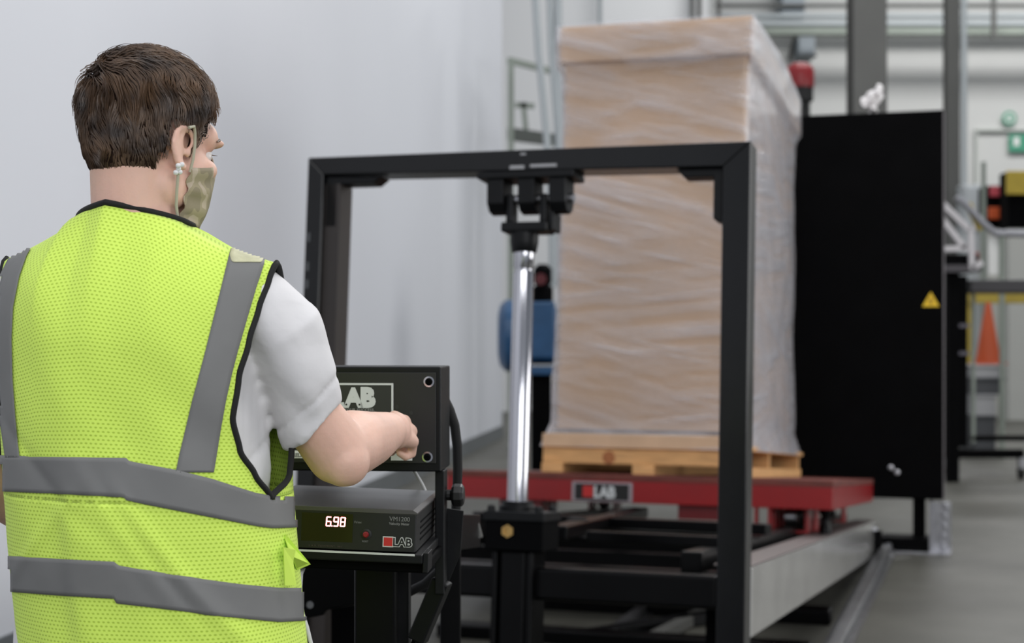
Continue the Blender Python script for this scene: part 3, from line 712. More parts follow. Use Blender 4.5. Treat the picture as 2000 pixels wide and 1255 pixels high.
# film shell
def film():
    mb = MB(S_m)
    def section(n):
        # half extents growing outwards at the lid and the pallet
        if n > 1.03: e = .006
        elif n > .98: e = .006-(1.03-n)/.05*.030
        elif n > -.80: e = -.024+.004*sin(n*7)+.012*max(0, -n)
        else: e = -.015+(-.80-n)/.13*.045
        return e
    prof = [-.935+i*(1.245+.935)/70 for i in range(71)]
    rows = []
    for n in prof:
        e = section(n)+.008
        x0, x1, y0, y1 = -1.432-e, -.452+e, 2.793-e, 4.727+e
        pts = []
        N1, N2 = 26, 40
        r = .02
        def seg(a, b, N): 
            return [(a[0]+(b[0]-a[0])*i/N, a[1]+(b[1]-a[1])*i/N) for i in range(N)]
        loop = seg((x0+r, y0), (x1-r, y0), N1)+seg((x1-r, y0), (x1, y0+r), 2)+seg((x1, y0+r), (x1, y1-r), N2)+seg((x1, y1-r), (x1-r, y1), 2)+seg((x1-r, y1), (x0+r, y1), N1)+seg((x0+r, y1), (x0, y1-r), 2)+seg((x0, y1-r), (x0, y0+r), N2)+seg((x0, y0+r), (x0+r, y0), 2)
        row = []
        for (x, y) in loop:
            w = noise.noise(Vector((x*2+y*1.2, x*.5-y, n*5+x*3)))*.5+.5
            w2 = noise.noise(Vector((x*5, y*5, n*5)))*.5+.5
            d = .002+.010*w+.007*w2
            # the free film tents outwards on the long right side below the lid
            side = 1 if x > x1-.001 else 0
            d += side*max(0, sin((y-2.8)/1.93*pi))*.02
            cxm, cym = -.955, 3.76
            ox = (1 if x > x1-r-.001 else (-1 if x < x0+r+.001 else 0)); oy = (1 if y > y1-r-.001 else (-1 if y < y0+r+.001 else 0))
            row.append((x+ox*d, y+oy*d, n))
        rows.append(row)
    mb.grid(rows, close_u=True)
    # film lapping over the lid
    mb2 = []
    return obj('stretch_film', mb, M_film, bxo, smooth=60, label='clear wrinkled stretch film')
film()

# ---- black bulkhead
bk = thing('impact_bulkhead', 'tall plain black steel bulkhead cabinet behind the wrapped box', 'bulkhead', (.14, 5.3, 0), S=S_f)
yb0 = 5.22
def bh(px, py):   # level-space x,z on plane y = yb0
    r = W(px, py, 1)-Vector((0, 0, CZ)); inv = S_f.inverted(); o = inv @ Vector((0, 0, CZ)); d = inv.to_3x3() @ r
    t = (yb0-o.y)/d.y; p = o+d*t; return p
pa = bh(1842, 214); pb = bh(1838, 976); p0 = bh(1596, 218)
obj('front_panel', MB(S_f).box(p0.x-.35, pa.x, yb0, yb0+.25, pb.z, pa.z), M_matte, bk, bevel=.006)
obj('edge_trim', MB(S_f).box(pa.x, pa.x+.008, yb0+.005, yb0+.07, pb.z, pa.z-.01), mat('trim_lilac_grey', (110, 106, 108), .4, .3), bk)
lg = bh(1793, 1075)
obj('leg', MB(S_f).box(lg.x-.035, lg.x+.04, yb0+.06, yb0+.16, .0, pb.z), M_matte, bk, bevel=.004)
obj('leg', MB(S_f).box(p0.x-.3, p0.x-.22, yb0+.06, yb0+.16, .0, pb.z), M_matte, bk, bevel=.004)
ft = bh(1722, 1075)
obj('foot_block', MB(S_f).box(ft.x, lg.x+.07, yb0-.06, yb0+.16, .01, .09), M_matte, bk, bevel=.006)
obj('foot_plate', MB(S_f).box(ft.x-.03, lg.x+.2, yb0-.12, yb0+.2, .0, .012), M_zinc, bk, bevel=.002)
an = obj('anchor_bolt', MB(S_f).lathe((ft.x+.05, yb0-.1, .012), (0, 0, 1), [(.035, 0), (.035, .012), (.02, .013), (.02, .045), (.008, .05)], 6), M_zinc, bk)
for (px, py) in ((1740, 913), (1752, 922)):
    p = bh(px, py)
    obj('bolt', MB(S_f).lathe((p.x, yb0, p.z), (0, -1, 0), [(.018, 0), (.018, .008), (.01, .014)], 6), M_zinc, bk)
# slotted galvanised bracket with bolts
g0 = bh(1812, 980); g1 = bh(1850, 1095)
gs = obj('slotted_bracket', MB(S_f).box(lg.x+.07, lg.x+.085, yb0-.08, yb0+.2, .012, g0.z).box(lg.x+.085, lg.x+.20, yb0+.02, yb0+.035, .012, g0.z), M_zinc, bk, bevel=.002, label='galvanised bolted bracket')
for i in range(5):
    z = .045+i*(g0.z-.07)/4
    obj('bracket_bolt', MB(S_f).lathe((lg.x+.15+.004*i, yb0+.02, z), (0, -1, 0), [(.02, 0), (.02, .01), (.01, .02)], 6), M_zinc, gs)
w = bh(1818, 586)
wt = obj('warning_sign', MB(S_f).prism([(w.x-.052, w.z-.04), (w.x+.052, w.z-.04), (w.x, w.z+.052)], yb0-.003, yb0), mat('warning_yellow', (236, 196, 40), .5), bk, label='yellow warning triangle')
obj('warning_symbol', MB(S_f).prism([(w.x-.012, w.z-.022), (w.x+.012, w.z-.022), (w.x+.004, w.z+.02), (w.x-.004, w.z+.02)], yb0-.005, yb0-.003), mat('warning_brown', (150, 110, 20), .5), wt)
# crumpled white plastic on top
c = bh(1700, 206); top = bh(1700, 212)
mb = MB(S_f)
def crumple(cx, cz, rx, rz, tilt):
    Mr = Matrix.Rotation(tilt, 3, 'Y')
    st = len(mb.bm.verts)
    mb.sphere((cx, yb0+.1, cz), (rx, .05, rz), 18, 12, Mr)
    mb.bm.verts.ensure_lookup_table()
    for v in mb.bm.verts[st:]:
        v.co += Vector((noise.noise(v.co*22), noise.noise(v.co*25+Vector((3, 1, 2))), noise.noise(v.co*24+Vector((7, 5, 1)))))*.03
zt = pa.z
crumple(bh(1696, 0).x, zt+.090, .075, .042, -.5); crumple(bh(1713, 0).x, zt+.135, .022, .055, .3)
crumple(bh(1704, 0).x, zt+.034, .022, .03, 0)
tag(obj('crumpled_plastic', mb, mat('white_film_scrap', (226, 222, 222), .4), smooth=True), 'crumpled scrap of white plastic on top of the black bulkhead', 'plastic scrap')
# ------------------------------------------------------------------ meter station
YP = 2.50                                            # the panel's distance at its right edge
a6 = radians(5)
st = thing('control_stand', 'black control stand with sign panel above and shelf below', 'stand', (W(740, 0, 2.6).x, 2.62, 0))
pr_ = W(861, 716, YP)
S_p = frame3(pr_, Vector((cos(a6), -sin(a6), 0)), Vector((sin(a6), cos(a6), 0)), ZV)   # x right, y back, z up from the panel's top right corner
k = YP/3000
def pp(px, py): return ((px-861)*k, -(py-716)*k)
zb = pp(0, 921)[1]
obj('panel_box', MB(S_p).box(-.335, 0, 0, .115, zb, 0), M_black, st, bevel=.0025)
pf = obj('panel_face', MB(S_p).box(-.325, pp(852, 0)[0], -.002, 0, pp(0, 905)[1], pp(0, 727)[1]), mat('satin_black_panel', (13, 13, 13), .5, 0, 12, .1), st, bevel=.001)
for (px, py) in ((838, 745), (835, 892)):
    x, z = pp(px, py)
    sc = obj('screw', MB(S_p).lathe((x, -.002, z), (0, -1, 0), [(.0088, 0), (.0088, .002), (.0062, .0022)], 28), M_chrome, st, smooth=True)
    obj('screw_head', MB(S_p).lathe((x, -.0042, z), (0, -1, 0), [(.0062, 0), (.0058, .002), (.003, .003), (.0028, .0012)], 20), M_matte, sc, smooth=True)
# sign plate
x0, z0 = pp(768, 812); z1 = pp(0, 748)[1]; xl = pp(560, 0)[0]
sg = obj('sign_plate', MB(S_p).box(xl, x0, -.0032, -.002, z0, z1), M_plate, st, label='LAB sign plate with silver border')
mb = MB(S_p); w = .0032
mb.box(xl, x0, -.0042, -.0032, z0, z0+w); mb.box(xl, x0, -.0042, -.0032, z1-w, z1); mb.box(x0-w, x0, -.0042, -.0032, z0+w, z1-w); mb.box(xl, xl+w, -.0042, -.0032, z0+w, z1-w)
obj('sign_border', mb, M_silverink, sg)
def pface(px, py, dy=-.0033):
    x, z = pp(px, py); o = S_p @ Vector((x, dy, z))
    ax = S_p.to_3x3()
    return frame3(o, ax.col[0], ax.col[2], -ax.col[1])
text('sign_letters', 'L', .0415, pface(646, 793), M_silverink, sg, bold=.0025, sx=.9)
text('sign_letters', 'A', .0415, pface(673, 793.5), M_silverink, sg, bold=.0025, sx=.95)
text('sign_letters', 'B', .0415, pface(703, 793), M_silverink, sg, bold=.0030, sx=.98)
mb = MB(S_p)
for px in (675, 701):
    x, z = pp(px, 790); mb.lathe((x, -.0045, z), (0, -1, 0), [(.0016, 0), (.0016, .0002)], 12)
obj('sign_dots', mb, M_blackink, sg)
text('sign_motto', 'ENSURING YOUR SUCCESS.', .0062, pface(731, 803), M_greyink, sg, bold=.0002, spacing=1.15, align='RIGHT')
for (px, py) in ((775, 795), (803, 806)):
    x, z = pp(px, py); obj('indicator_hole', MB(S_p).lathe((x, -.002, z), (0, -1, 0), [(.003, 0), (.003, .0006)], 16), M_plate, st)
# pale labels
x0, z0 = pp(553, 896); x1, z1 = pp(604, 881)
lb = obj('label_strip', MB(S_p).box(x0, x1, -.003, -.002, z0, z1), M_white, st, label='white label strip')
text('label_text', 'RELEASE', .0085, pface(567, 893, -.0031), M_greyink, lb, bold=.0003)
x0, z0 = pp(763, 899); x1, z1 = pp(805, 883)
obj('label_strip', MB(S_p).box(x0, x1, -.003, -.002, z0, z1), M_white, st, label='small white label under the fist')
# push button behind the fist
x, z = pp(782, 856)
b = obj('button_bezel', MB(S_p).lathe((x, -.002, z), (0, -1, 0), [(.013, 0), (.013, .004), (.010, .005)], 24), M_chrome, st, smooth=True)
obj('button_cap', MB(S_p).lathe((x, -.006, z), (0, -1, 0), [(.009, 0), (.009, .006), (.007, .008)], 24), M_redp, b, smooth=True)
# uprights
xa = pp(846, 0)[0]; xb = pp(862, 0)[0]
obj('upright', MB(S_p).box(xa, xb+.002, .02, .06, pp(0, 1165)[1], zb), M_black, st, bevel=.002)
obj('upright', MB(S_p).box(-.33, -.315, .02, .06, pp(0, 1165)[1], zb), M_black, st, bevel=.002)
# diagonal arm
obj('brace', MB(S_p).bar((pp(858, 0)[0], .04, pp(0, 1140)[1]), (pp(806, 0)[0], .05, pp(0, 1262)[1]), .028, .03), M_black, st, bevel=.003)
obj('brace', MB(S_p).bar((pp(866, 0)[0], .09, pp(0, 1100)[1]), (pp(795, 0)[0], .06, pp(0, 1300)[1]), .02, .02), M_gloss, st, bevel=.003)
obj('rear_plate', MB(S_p).prism([(0, pp(0, 1000)[1]), (.03, pp(0, 1005)[1]), (.025, pp(0, 1090)[1]), (.004, pp(0, 1150)[1]), (-.01, pp(0, 1150)[1])], .06, .066), M_black, st, bevel=.001)
# shelf and column
RO = radians(1.9)
S_q = frame3(W(811, 1079, 2.32), Vector((cos(radians(4))*cos(RO), -sin(radians(4)), -sin(RO))).normalized(), Vector((sin(radians(4)), cos(radians(4)), 0)), Vector((sin(RO), 0, cos(RO))))
q = 2.32/3000
obj('shelf_tray', MB(S_q).box(-.262, .012, -.004, .30, -.003-.0135, -.0025), M_black, st, bevel=.002)
obj('shelf_edge', MB(S_q).box(-.262, .0, -.0052, -.004, -.0045, -.0015), M_silverink, st)
obj('shelf_bracket', MB(S_q).box(-.25, .018, .02, .28, -.034, -.0165), M_matte, st, bevel=.003)
obj('side_hook', MB(S_q).box(.012, .02, .0, .05, -.03, .0), M_black, st, bevel=.001)
obj('clamp_knob', MB(S_p).lathe((pp(862, 0)[0]+.001, .055, pp(0, 973)[1]), (1, 0, 0), [(.009, 0), (.009, .008), (.017, .01), (.019, .014), (.019, .026), (.014, .03)], 10), M_plastic, st, bevel=.0015)
obj('column', MB().box(W(692, 0, 2.55).x, W(772, 0, 2.55).x, 2.55, 2.61, .02, W(0, 1100, 2.5).z), M_gloss, st, bevel=.004)
obj('column_rear', MB().box(W(745, 0, 2.62).x, W(800, 0, 2.62).x, 2.612, 2.66, .02, W(0, 1098, 2.5).z), M_black, st, bevel=.004)
obj('base_plate', MB().box(W(600, 0, 2.5).x, W(900, 0, 2.5).x, 2.4, 2.85, 0, .02), M_black, st, bevel=.004)
# black corrugated hose beside the panel
hp = [(866, 776), (878, 800), (888, 830), (893, 870), (894, 915), (893, 955), (890, 1000), (880, 1060), (862, 1110), (830, 1140), (790, 1160)]
tag(obj('black_hose', MB().tube([W(x, y, 2.62+.008*i) for i, (x, y) in enumerate(hp)], .0085, 14), M_rubber, smooth=True), 'thick black hose looping down the right side of the sign panel', 'hose')
tag(obj('white_cable', MB().tube([W(x, y, Y) for x, y, Y in ((800, 905, 2.66), (812, 925, 2.66), (824, 945, 2.68), (838, 975, 2.7), (850, 1030, 2.75))], .0032, 10), M_white, smooth=True), 'thin white cable behind the meter below the sign panel', 'cable')
tag(obj('white_cable', MB().tube([W(x, y, Y) for x, y, Y in ((600, 1092, 2.42), (588, 1120, 2.37), (586, 1155, 2.35), (590, 1195, 2.35), (600, 1225, 2.35), (609, 1262, 2.35), (612, 1330, 2.36), (606, 1500, 2.38), (600, 1800, 2.4))], .0032, 10), M_white, smooth=True), 'white cable hanging between the vest and the black column', 'cable')
tag(obj('pale_strip', MB().box(W(872, 0, 2.9).x, W(880, 0, 2.9).x, 2.9, 2.93, W(0, 957, 2.9).z, W(0, 935, 2.9).z), M_silverink), 'small pale strip between sign panel and black hose', 'strip') if False else None
# black drive housing left of the column
hs = thing('drive_housing', 'low black drive housing left of the stand column', 'housing', (W(640, 0, 3.6).x, 3.6, 0))
obj('housing', MB(S_w).prism([(W(572, 0, 3.5).x, W(0, 1098, 3.5).z), (W(700, 0, 3.5).x, W(0, 1098, 3.5).z), (W(700, 0, 3.5).x, W(0, 1180, 3.5).z), (W(637, 0, 3.5).x, W(0, 1192, 3.5).z), (W(634, 0, 3.5).x, W(0, 1201, 3.5).z), (W(605, 0, 3.5).x, W(0, 1207, 3.5).z), (W(572, 0, 3.5).x, W(0, 1195, 3.5).z)], 3.5, 3.9, axes=(0, 2, 1)), M_gloss, hs, bevel=.005)
obj('leg', MB().box(W(600, 0, 3.5).x-.1, W(600, 0, 3.5).x-.04, 3.6, 3.7, 0, W(0, 1190, 3.5).z), M_matte, hs)
obj('leg', MB().box(W(700, 0, 3.5).x-.1, W(700, 0, 3.5).x-.04, 3.82, 3.88, 0, W(0, 1185, 3.5).z), M_matte, hs)
obj('bolt', MB().lathe(W(606, 1180, 3.5), (0, -1, 0), [(.008, 0), (.008, .006)], 12), M_zinc, hs)

# ---- the velocity meter
mt = thing('velocity_meter', 'black velocity meter showing red 6.98 on the shelf below the sign panel', 'meter', (-.11, .15, 0), S=S_q)
def mq(px, py):   # meter face coordinates (origin bottom right front)
    x = (px-811)*q; z = -(py-1079)*q
    return x+z*sin(RO), z-x*sin(RO)*-1*-1 if False else z+(px-811)*q*math.tan(RO)
H1 = .064
obj('case', MB(S_q).box(-.25, 0, .004, .29, .0, H1-.006), M_plastic, mt, bevel=.001)
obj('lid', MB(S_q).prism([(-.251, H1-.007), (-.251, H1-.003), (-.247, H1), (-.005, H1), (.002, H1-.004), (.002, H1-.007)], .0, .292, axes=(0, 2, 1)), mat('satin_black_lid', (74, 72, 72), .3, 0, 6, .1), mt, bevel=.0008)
mtf = mat('meter_face', (8, 8, 9), .45)
obj('front_panel', MB(S_q).box(-.25, -.001, 0.0, .004, .0, H1-.007), mtf, mt, bevel=.0006)
def mface(px, py, dy=-.0003):
    x, z = mq(px, py); o = S_q @ Vector((x, dy, z)); ax = S_q.to_3x3()
    return frame3(o, ax.col[0], ax.col[2], -ax.col[1])
x0, z0 = mq(584, 1057); x1, z1 = mq(684, 1005)
dw = obj('display_window', MB(S_q).box(x0, x1, -.0006, .0, z0, z1), mat('red_tinted_window', (16, 5, 6), .12), mt, label='dark red display window')
# 7 segment digits
M_led = mat('led_red', (255, 40, 50), .5, emit=(255, 150, 150), estr=6.0)
def digit(px, py, segs, w=10.5*q, h=17*q, dot=False):
    x, z = mq(px, py); mb = MB(S_q); t = w*.27; s = .06*h
    def hz(zz): mb.prism([(x+s*(zz)/h*1+.0, z+zz-t/2), (x+w+s*(zz)/h, z+zz-t/2), (x+w+s*(zz)/h, z+zz+t/2), (x+s*(zz)/h, z+zz+t/2)], -.0012, -.0006)
    def vt(xx, a, b2): mb.prism([(x+xx-t/2+s*a/h, z+a), (x+xx+t/2+s*a/h, z+a), (x+xx+t/2+s*b2/h, z+b2), (x+xx-t/2+s*b2/h, z+b2)], -.00121, -.00061)
    if 'a' in segs: hz(h)
    if 'g' in segs: hz(h/2)
    if 'd' in segs: hz(0)
    if 'f' in segs: vt(t/2*0+0, h/2, h)
    if 'e' in segs: vt(0, 0, h/2)
    if 'b' in segs: vt(w, h/2, h)
    if 'c' in segs: vt(w, 0, h/2)
    if dot: mb.box(x+w+1.6*q, x+w+4*q, -.0012, -.0006, z-t/2, z+t/2)
    return obj('digit', mb, M_led, dw, label='glowing red digit')
digit(632, 1027.5, 'afedcg', w=8.5*q, dot=True); digit(646.5, 1028, 'abcdfg', w=8.5*q); digit(660, 1028.3, 'abcdefg', w=8.5*q)
text('unit_text', 'Ft/sec', .0048, mface(687, 1022), M_greyink, mt)
text('model_text', 'VM1200', .0095, mface(756, 1017), M_greyink, mt, sx=.98)
text('model_text', 'Velocity Meter', .0052, mface(756, 1024.5), M_greyink, mt, bold=.0001, sx=.98)
x, z = mq(712, 1044)
bz = obj('reset_button', MB(S_q).lathe((x, 0, z), (0, -1, 0), [(.0085, 0), (.0085, .001), (.006, .0015)], 24), M_blackink, mt)
obj('button_cap', MB(S_q).lathe((x, -.0012, z), (0, -1, 0), [(.0045, 0), (.0045, .003), (.003, .0045)], 20), M_redp, bz, smooth=True)
text('reset_text', 'RESET', .0036, mface(705, 1059), M_greyink, mt)
text('print_line', 'L.A.B. EQUIPMENT, INC.', .0036, mface(600, 1068), mat('brown_ink', (70, 58, 50), .5), mt, spacing=1.4)
# logo
x0, z0 = mq(746, 1068); x1, z1 = mq(766, 1048)
lg2 = obj('logo_backing', MB(S_q).box(x0, x1, -.0006, 0, z0, z1), M_whiteink, mt)
obj('logo_square', MB(S_q).box(x0+.0015, x1-.001, -.0009, -.0006, z0+.0015, z1-.0015), M_logored, lg2)
text('logo_outline', 'LAB', .0175, mface(765.5, 1066, -.0004), M_whiteink, lg2, bold=.0014, sx=.97)
text('logo_letters', 'LAB', .0175, mface(765.5, 1066, -.0011), M_blackink, lg2, bold=.0004, sx=.97, extr=.0002)
for i in range(4):
    obj('side_slot', MB(S_q).box(-.0005, .0006, .05, .24, .012+i*.009, .015+i*.009), M_matte, mt)
for x in (-.235, -.03):
    obj('foot', MB(S_q).box(x, x+.018, .02, .04, -.0025, .0005), M_rubber, mt)
# black angle brackets between stand and cylinder post
ab = thing('angle_bracket', 'black angle bracket between the meter shelf and the cylinder post', 'bracket', W(905, 1050, 3.1))
obj('arm', MB().bar(W(862, 1040, 2.9), W(925, 1036, 3.3), .03, .07), M_gloss, ab, bevel=.002)
obj('tab', MB().bar(W(922, 1022, 3.28), W(930, 1052, 3.28), .02, .03, up=(1, 0, 0)), M_greyp, ab, bevel=.002)
obj('strut', MB().bar(W(862, 1072, 2.9), W(915, 1040, 3.3), .02, .018), M_zinc, ab, bevel=.002)
obj('support_leg', MB().bar(W(880, 1060, 3.05), (W(880, 0, 3.05).x, 3.05, 0), .04, .04, up=(0, 1, 0)), M_gloss, ab, bevel=.003)
# ------------------------------------------------------------------ the worker
AL = radians(18)
BO = Vector((-.503, 2.10, 0)); BR = Vector((cos(AL), -sin(AL), 0)); BF = Vector((sin(AL), cos(AL), 0))
S_b = frame3(BO, BR, BF, ZV); IB = S_b.inverted()
def Bp(p): return IB @ p          # world -> body
AH = radians(36); PT = radians(9)   # head heading and downward tilt
HR = Vector((cos(AH), -sin(AH), 0)); h0 = Vector((sin(AH), cos(AH), 0))
HF = (h0*cos(PT)-ZV*sin(PT)); HU = (h0*sin(PT)+ZV*cos(PT))
HC = W(300, 252, 2.11)
S_h = frame3(HC, HR, HF, HU)
person = thing('person', 'man in lime mesh safety vest and face mask pressing a panel button', 'person', (BO.x, BO.y, 0), S=None)

def remesh(mb, name, material, parent, vox, smooth_it=4, fac=.5, label=None):
    o = obj(name, mb, material, parent, recalc=True)
    md = o.modifiers.new('remesh', 'REMESH'); md.mode = 'VOXEL'; md.voxel_size = vox
    if smooth_it:
        s = o.modifiers.new('smooth', 'SMOOTH'); s.iterations = smooth_it; s.factor = fac
    dg = bpy.context.evaluated_depsgraph_get(); dg.update()
    me = bpy.data.meshes.new_from_object(o.evaluated_get(dg))
    o.modifiers.clear(); old = o.data; o.data = me; bpy.data.meshes.remove(old)
    me.name = name
    if not me.materials: me.materials.append(material)
    me.polygons.foreach_set('use_smooth', [True]*len(me.polygons))
    if label: o['label'] = label
    return o
def limb(mb, pts, rad, n=20):
    """tapered limb with a ball at each joint"""
    for (a, b), (ra, rb) in zip(zip(pts, pts[1:]), zip(rad, rad[1:])):
        mb.tube([a, b], [ra, rb], n)
    for p, r in zip(pts, rad): mb.sphere(p, r, n, 12)
bw = lambda x, y, z: S_b @ Vector((x, y, z))
hw = lambda x, y, z: S_h @ Vector((x, y, z))
Hm = S_h.to_3x3(); Bm = S_b.to_3x3()
# arm joints
SHR = bw(.165, 0, 1.425); ELR = W(660, 882, 2.13); WRR = W(757, 842, 2.345)
SHL = bw(-.17, .0, 1.425); ELL = W(-28, 925, 2.24); WRL = W(90, 1030, 2.46)
mb = MB()
# trunk
for (z, a, b, y, h) in ((1.32, .165, .105, .0, .17), (1.12, .15, .10, .01, .17), (.97, .165, .115, .0, .13)):
    mb.sphere(bw(0, y, z), (a, b, h), 28, 16, Bm)
limb(mb, [bw(-.13, -.01, 1.43), bw(-.05, -.01, 1.47), bw(.05, -.01, 1.47), bw(.13, -.01, 1.43)], [.038, .043, .043, .038])
# neck and head
nb = bw(0, -.012, 1.46); nt_ = hw(0, -.028, -.055)
limb(mb, [nb, (nb+nt_)/2, nt_], [.058, .059, .057], 24); 
mb.sphere(hw(0, -.010, .010), (.068, .088, .076), 32, 20, Hm)
mb.sphere(hw(0, -.04, -.015), (.06, .052, .055), 28, 16, Hm)
mb.sphere(hw(0, .03, -.055), (.062, .058, .065), 28, 16, Hm)       # face
mb.sphere(hw(0, .035, -.095), (.052, .05, .045), 24, 14, Hm)       # jaw
mb.sphere(hw(0, .072, -.118), (.024, .02, .018), 16, 10, Hm)       # chin
mb.sphere(hw(0, .066, .002), (.052, .025, .03), 20, 12, Hm)        # brow
for s in (-1, 1):
    mb.sphere(hw(s*.026, .087, -.001), (.022, .010, .007), 14, 8, Hm)     # eyebrow ridge
    mb.sphere(hw(s*.042, .06, -.045), (.018, .022, .016), 14, 8, Hm)     # cheekbone
    mb.sphere(hw(s*.057, -.0, -.085), (.012, .03, .028), 14, 8, Hm)       # jaw corner
    mb.sphere(hw(s*.013, .093, -.058), (.008, .009, .007), 10, 6, Hm)    # nostril
mb.tube([hw(0, .088, -.008), hw(0, .098, -.035), hw(0, .106, -.052), hw(0, .095, -.06)], [.007, .009, .011, .009], 14)
mb.sphere(hw(0, .105, -.053), .0105, 14, 8)
mb.sphere(hw(0, .088, -.083), (.022, .008, .005), 14, 8, Hm); mb.sphere(hw(0, .086, -.093), (.019, .009, .006), 14, 8, Hm)
# ears
for s in (-1, 1):
    def ep(u, w, o=0): return hw(s*(.0735+.003*max(0, .012-u)/.028+o), -.006+u*1.25, -.034+w)
    rim = [(.010, .006), (.011, .016), (.006, .024), (-.002, .0275), (-.010, .025), (-.0155, .017), (-.017, .006), (-.0155, -.005), (-.012, -.014), (-.008, -.021), (-.002, -.026), (.005, -.025)]
    mb.tube([ep(u, w) for u, w in rim], [.0035, .004]+[.0045]*6+[.0045, .005, .0055, .005], 10)
    mb.tube([ep(-.012, .012, -.003), ep(-.009, .0, -.004), ep(-.006, -.014, -.004), ep(-.001, -.02, -.004)], [.006, .0075, .007, .006], 10)
    mb.tube([ep(-.004, .02, -.003), ep(-.005, .008, -.005), ep(-.002, -.01, -.006)], [.004, .006, .007], 10)
    mb.sphere(ep(.008, -.003, -.003), (.005, .005, .009), 10, 6, Hm)
# right arm
limb(mb, [SHR, W(560, 690, 2.08), W(606, 810, 2.105), ELR], [.047, .046, .042, .045])
m1 = ELR.lerp(WRR, .25)
limb(mb, [ELR, m1+Vector((0, 0, .004)), ELR.lerp(WRR, .6), WRR], [.043, .048, .041, .030], 24)
mb.sphere(ELR+Vector((.010, -.010, -.012)), .036, 20, 12)
# left arm
limb(mb, [SHL, SHL.lerp(ELL, .5), ELL], [.047, .05, .042]); limb(mb, [ELL, ELL.lerp(WRL, .3), WRL], [.042, .044, .028])
# legs
for s in (-1, 1):
    limb(mb, [bw(s*.09, 0, .93), bw(s*.11, .02, .5), bw(s*.12, -.01, .1)], [.085, .055, .04])
    limb(mb, [bw(s*.12, -.02, .05), bw(s*.13, .15, .04)], [.035, .03])
# hands: right fist
def finger(mb, pts, r0):
    n = len(pts)
    rr = [r0*(1-.1*i) for i in range(n)]
    limb(mb, pts, rr, 12)
I0, M0, R0, P0 = W(771, 816, 2.435), W(788, 824, 2.445), W(801, 842, 2.437), W(805, 862, 2.418)
for k_, r in ((I0, .0125), (M0, .013), (R0, .0125), (P0, .0115)):
    mb.tube([WRR+(k_-WRR)*.05, k_], [.021, r], 16); mb.sphere(k_, r, 14, 10)
mb.sphere(WRR.lerp((I0+P0)/2, .45), (.026, .03, .03), 18, 12)
finger(mb, [I0, W(775, 850, 2.462), W(781, 857, 2.476), W(782, 857, 2.482)], .0098)
finger(mb, [M0, W(800, 860, 2.466), W(789, 878, 2.455), W(776, 872, 2.442)], .0098)
finger(mb, [R0, W(806, 873, 2.452), W(793, 886, 2.440), W(780, 880, 2.430)], .0094)
finger(mb, [P0, W(805, 885, 2.432), W(792, 892, 2.420), W(779, 884, 2.412)], .0085)
finger(mb, [WRR.lerp(I0, .3)+Vector((-.012, 0, -.008)), W(748, 850, 2.40), W(752, 872, 2.43), W(764, 882, 2.45)], .0112)
# left hand, loosely curled in front of the belly
dl = (WRL-ELL).normalized(); up = Vector((0, 0, 1)); sd = dl.cross(up).normalized()
for i in range(4):
    b0 = WRL+dl*.085+up*(.03-.02*i); 
    mb.tube([WRL, b0], [.02, .012], 14)
    L = (.04, .045, .042, .033)[i]
    finger(mb, [b0, b0+dl*L+sd*.006, b0+dl*(L+.018)+sd*.028, b0+dl*(L+.004)+sd*.046], .0092)
finger(mb, [WRL+dl*.02+up*.02, WRL+dl*.05+up*.045+sd*.02, WRL+dl*.085+up*.048+sd*.03], .011)
body = remesh(mb, 'body', M_skin, person, .0028, 9, .5)

_bb = bmesh.new(); _bb.from_mesh(body.data); bmesh.ops.transform(_bb, matrix=WM[person.name], verts=_bb.verts); BVB = BVHTree.FromBMesh(_bb); _bb.free()
# eyes
for s in (-1, 1):
    e = obj('eye', MB().sphere(hw(s*.028, .0705, -.022), .0115, 18, 12), M_eye, person, smooth=True)
    obj('iris', MB().sphere(hw(s*.028, .0775, -.023), (.0055, .0055, .0055), 12, 8), M_iris, e, smooth=True)
    obj('eyebrow', MB().tube([hw(s*.012, .094, .002), hw(s*.028, .0945, .006), hw(s*.044, .081, .002), hw(s*.05, .072, -.003)], [.0015, .0028, .0022, .001], 8), M_hair, person, smooth=True)
    lash = MB()
    for i in range(9):
        a = -1+i*.25
        p = Vector((s*.028+a*.013, .083-abs(a)*.008, -.017-abs(a)*.004)); lash.tube([hw(*p), hw(p.x+a*.002, p.y+.007, p.z+.001)], [.0006, .0002], 4)
    obj('eyelashes', lash, M_hair, person)

# ---- trousers and boots (below the frame)
mb = MB()
mb.sphere(bw(0, 0, .93), (.185, .135, .13), 28, 14, Bm)
for s in (-1, 1):
    limb(mb, [bw(s*.09, 0, .88), bw(s*.11, .01, .5), bw(s*.125, -.01, .09)], [.105, .082, .07])
remesh(mb, 'trousers', M_trousers, person, .008, 3)
for s in (-1, 1):
    mb = MB(); limb(mb, [bw(s*.125, -.05, .05), bw(s*.13, .05, .055), bw(s*.14, .16, .04)], [.045, .05, .04])
    mb.tube([bw(s*.125, -.01, .05), bw(s*.125, -.01, .14)], .052)
    b = remesh(mb, 'boot', M_boot, person, .006, 3)
    obj('sole', MB(S_b).prism([(s*.125-.045, -.095), (s*.125+.045, -.095), (s*.135+.05, .05), (s*.14+.03, .195), (s*.14-.03, .195), (s*.13-.05, .05)], 0.001, .025, axes=(0, 1, 2)), M_rubber, b, bevel=.004)

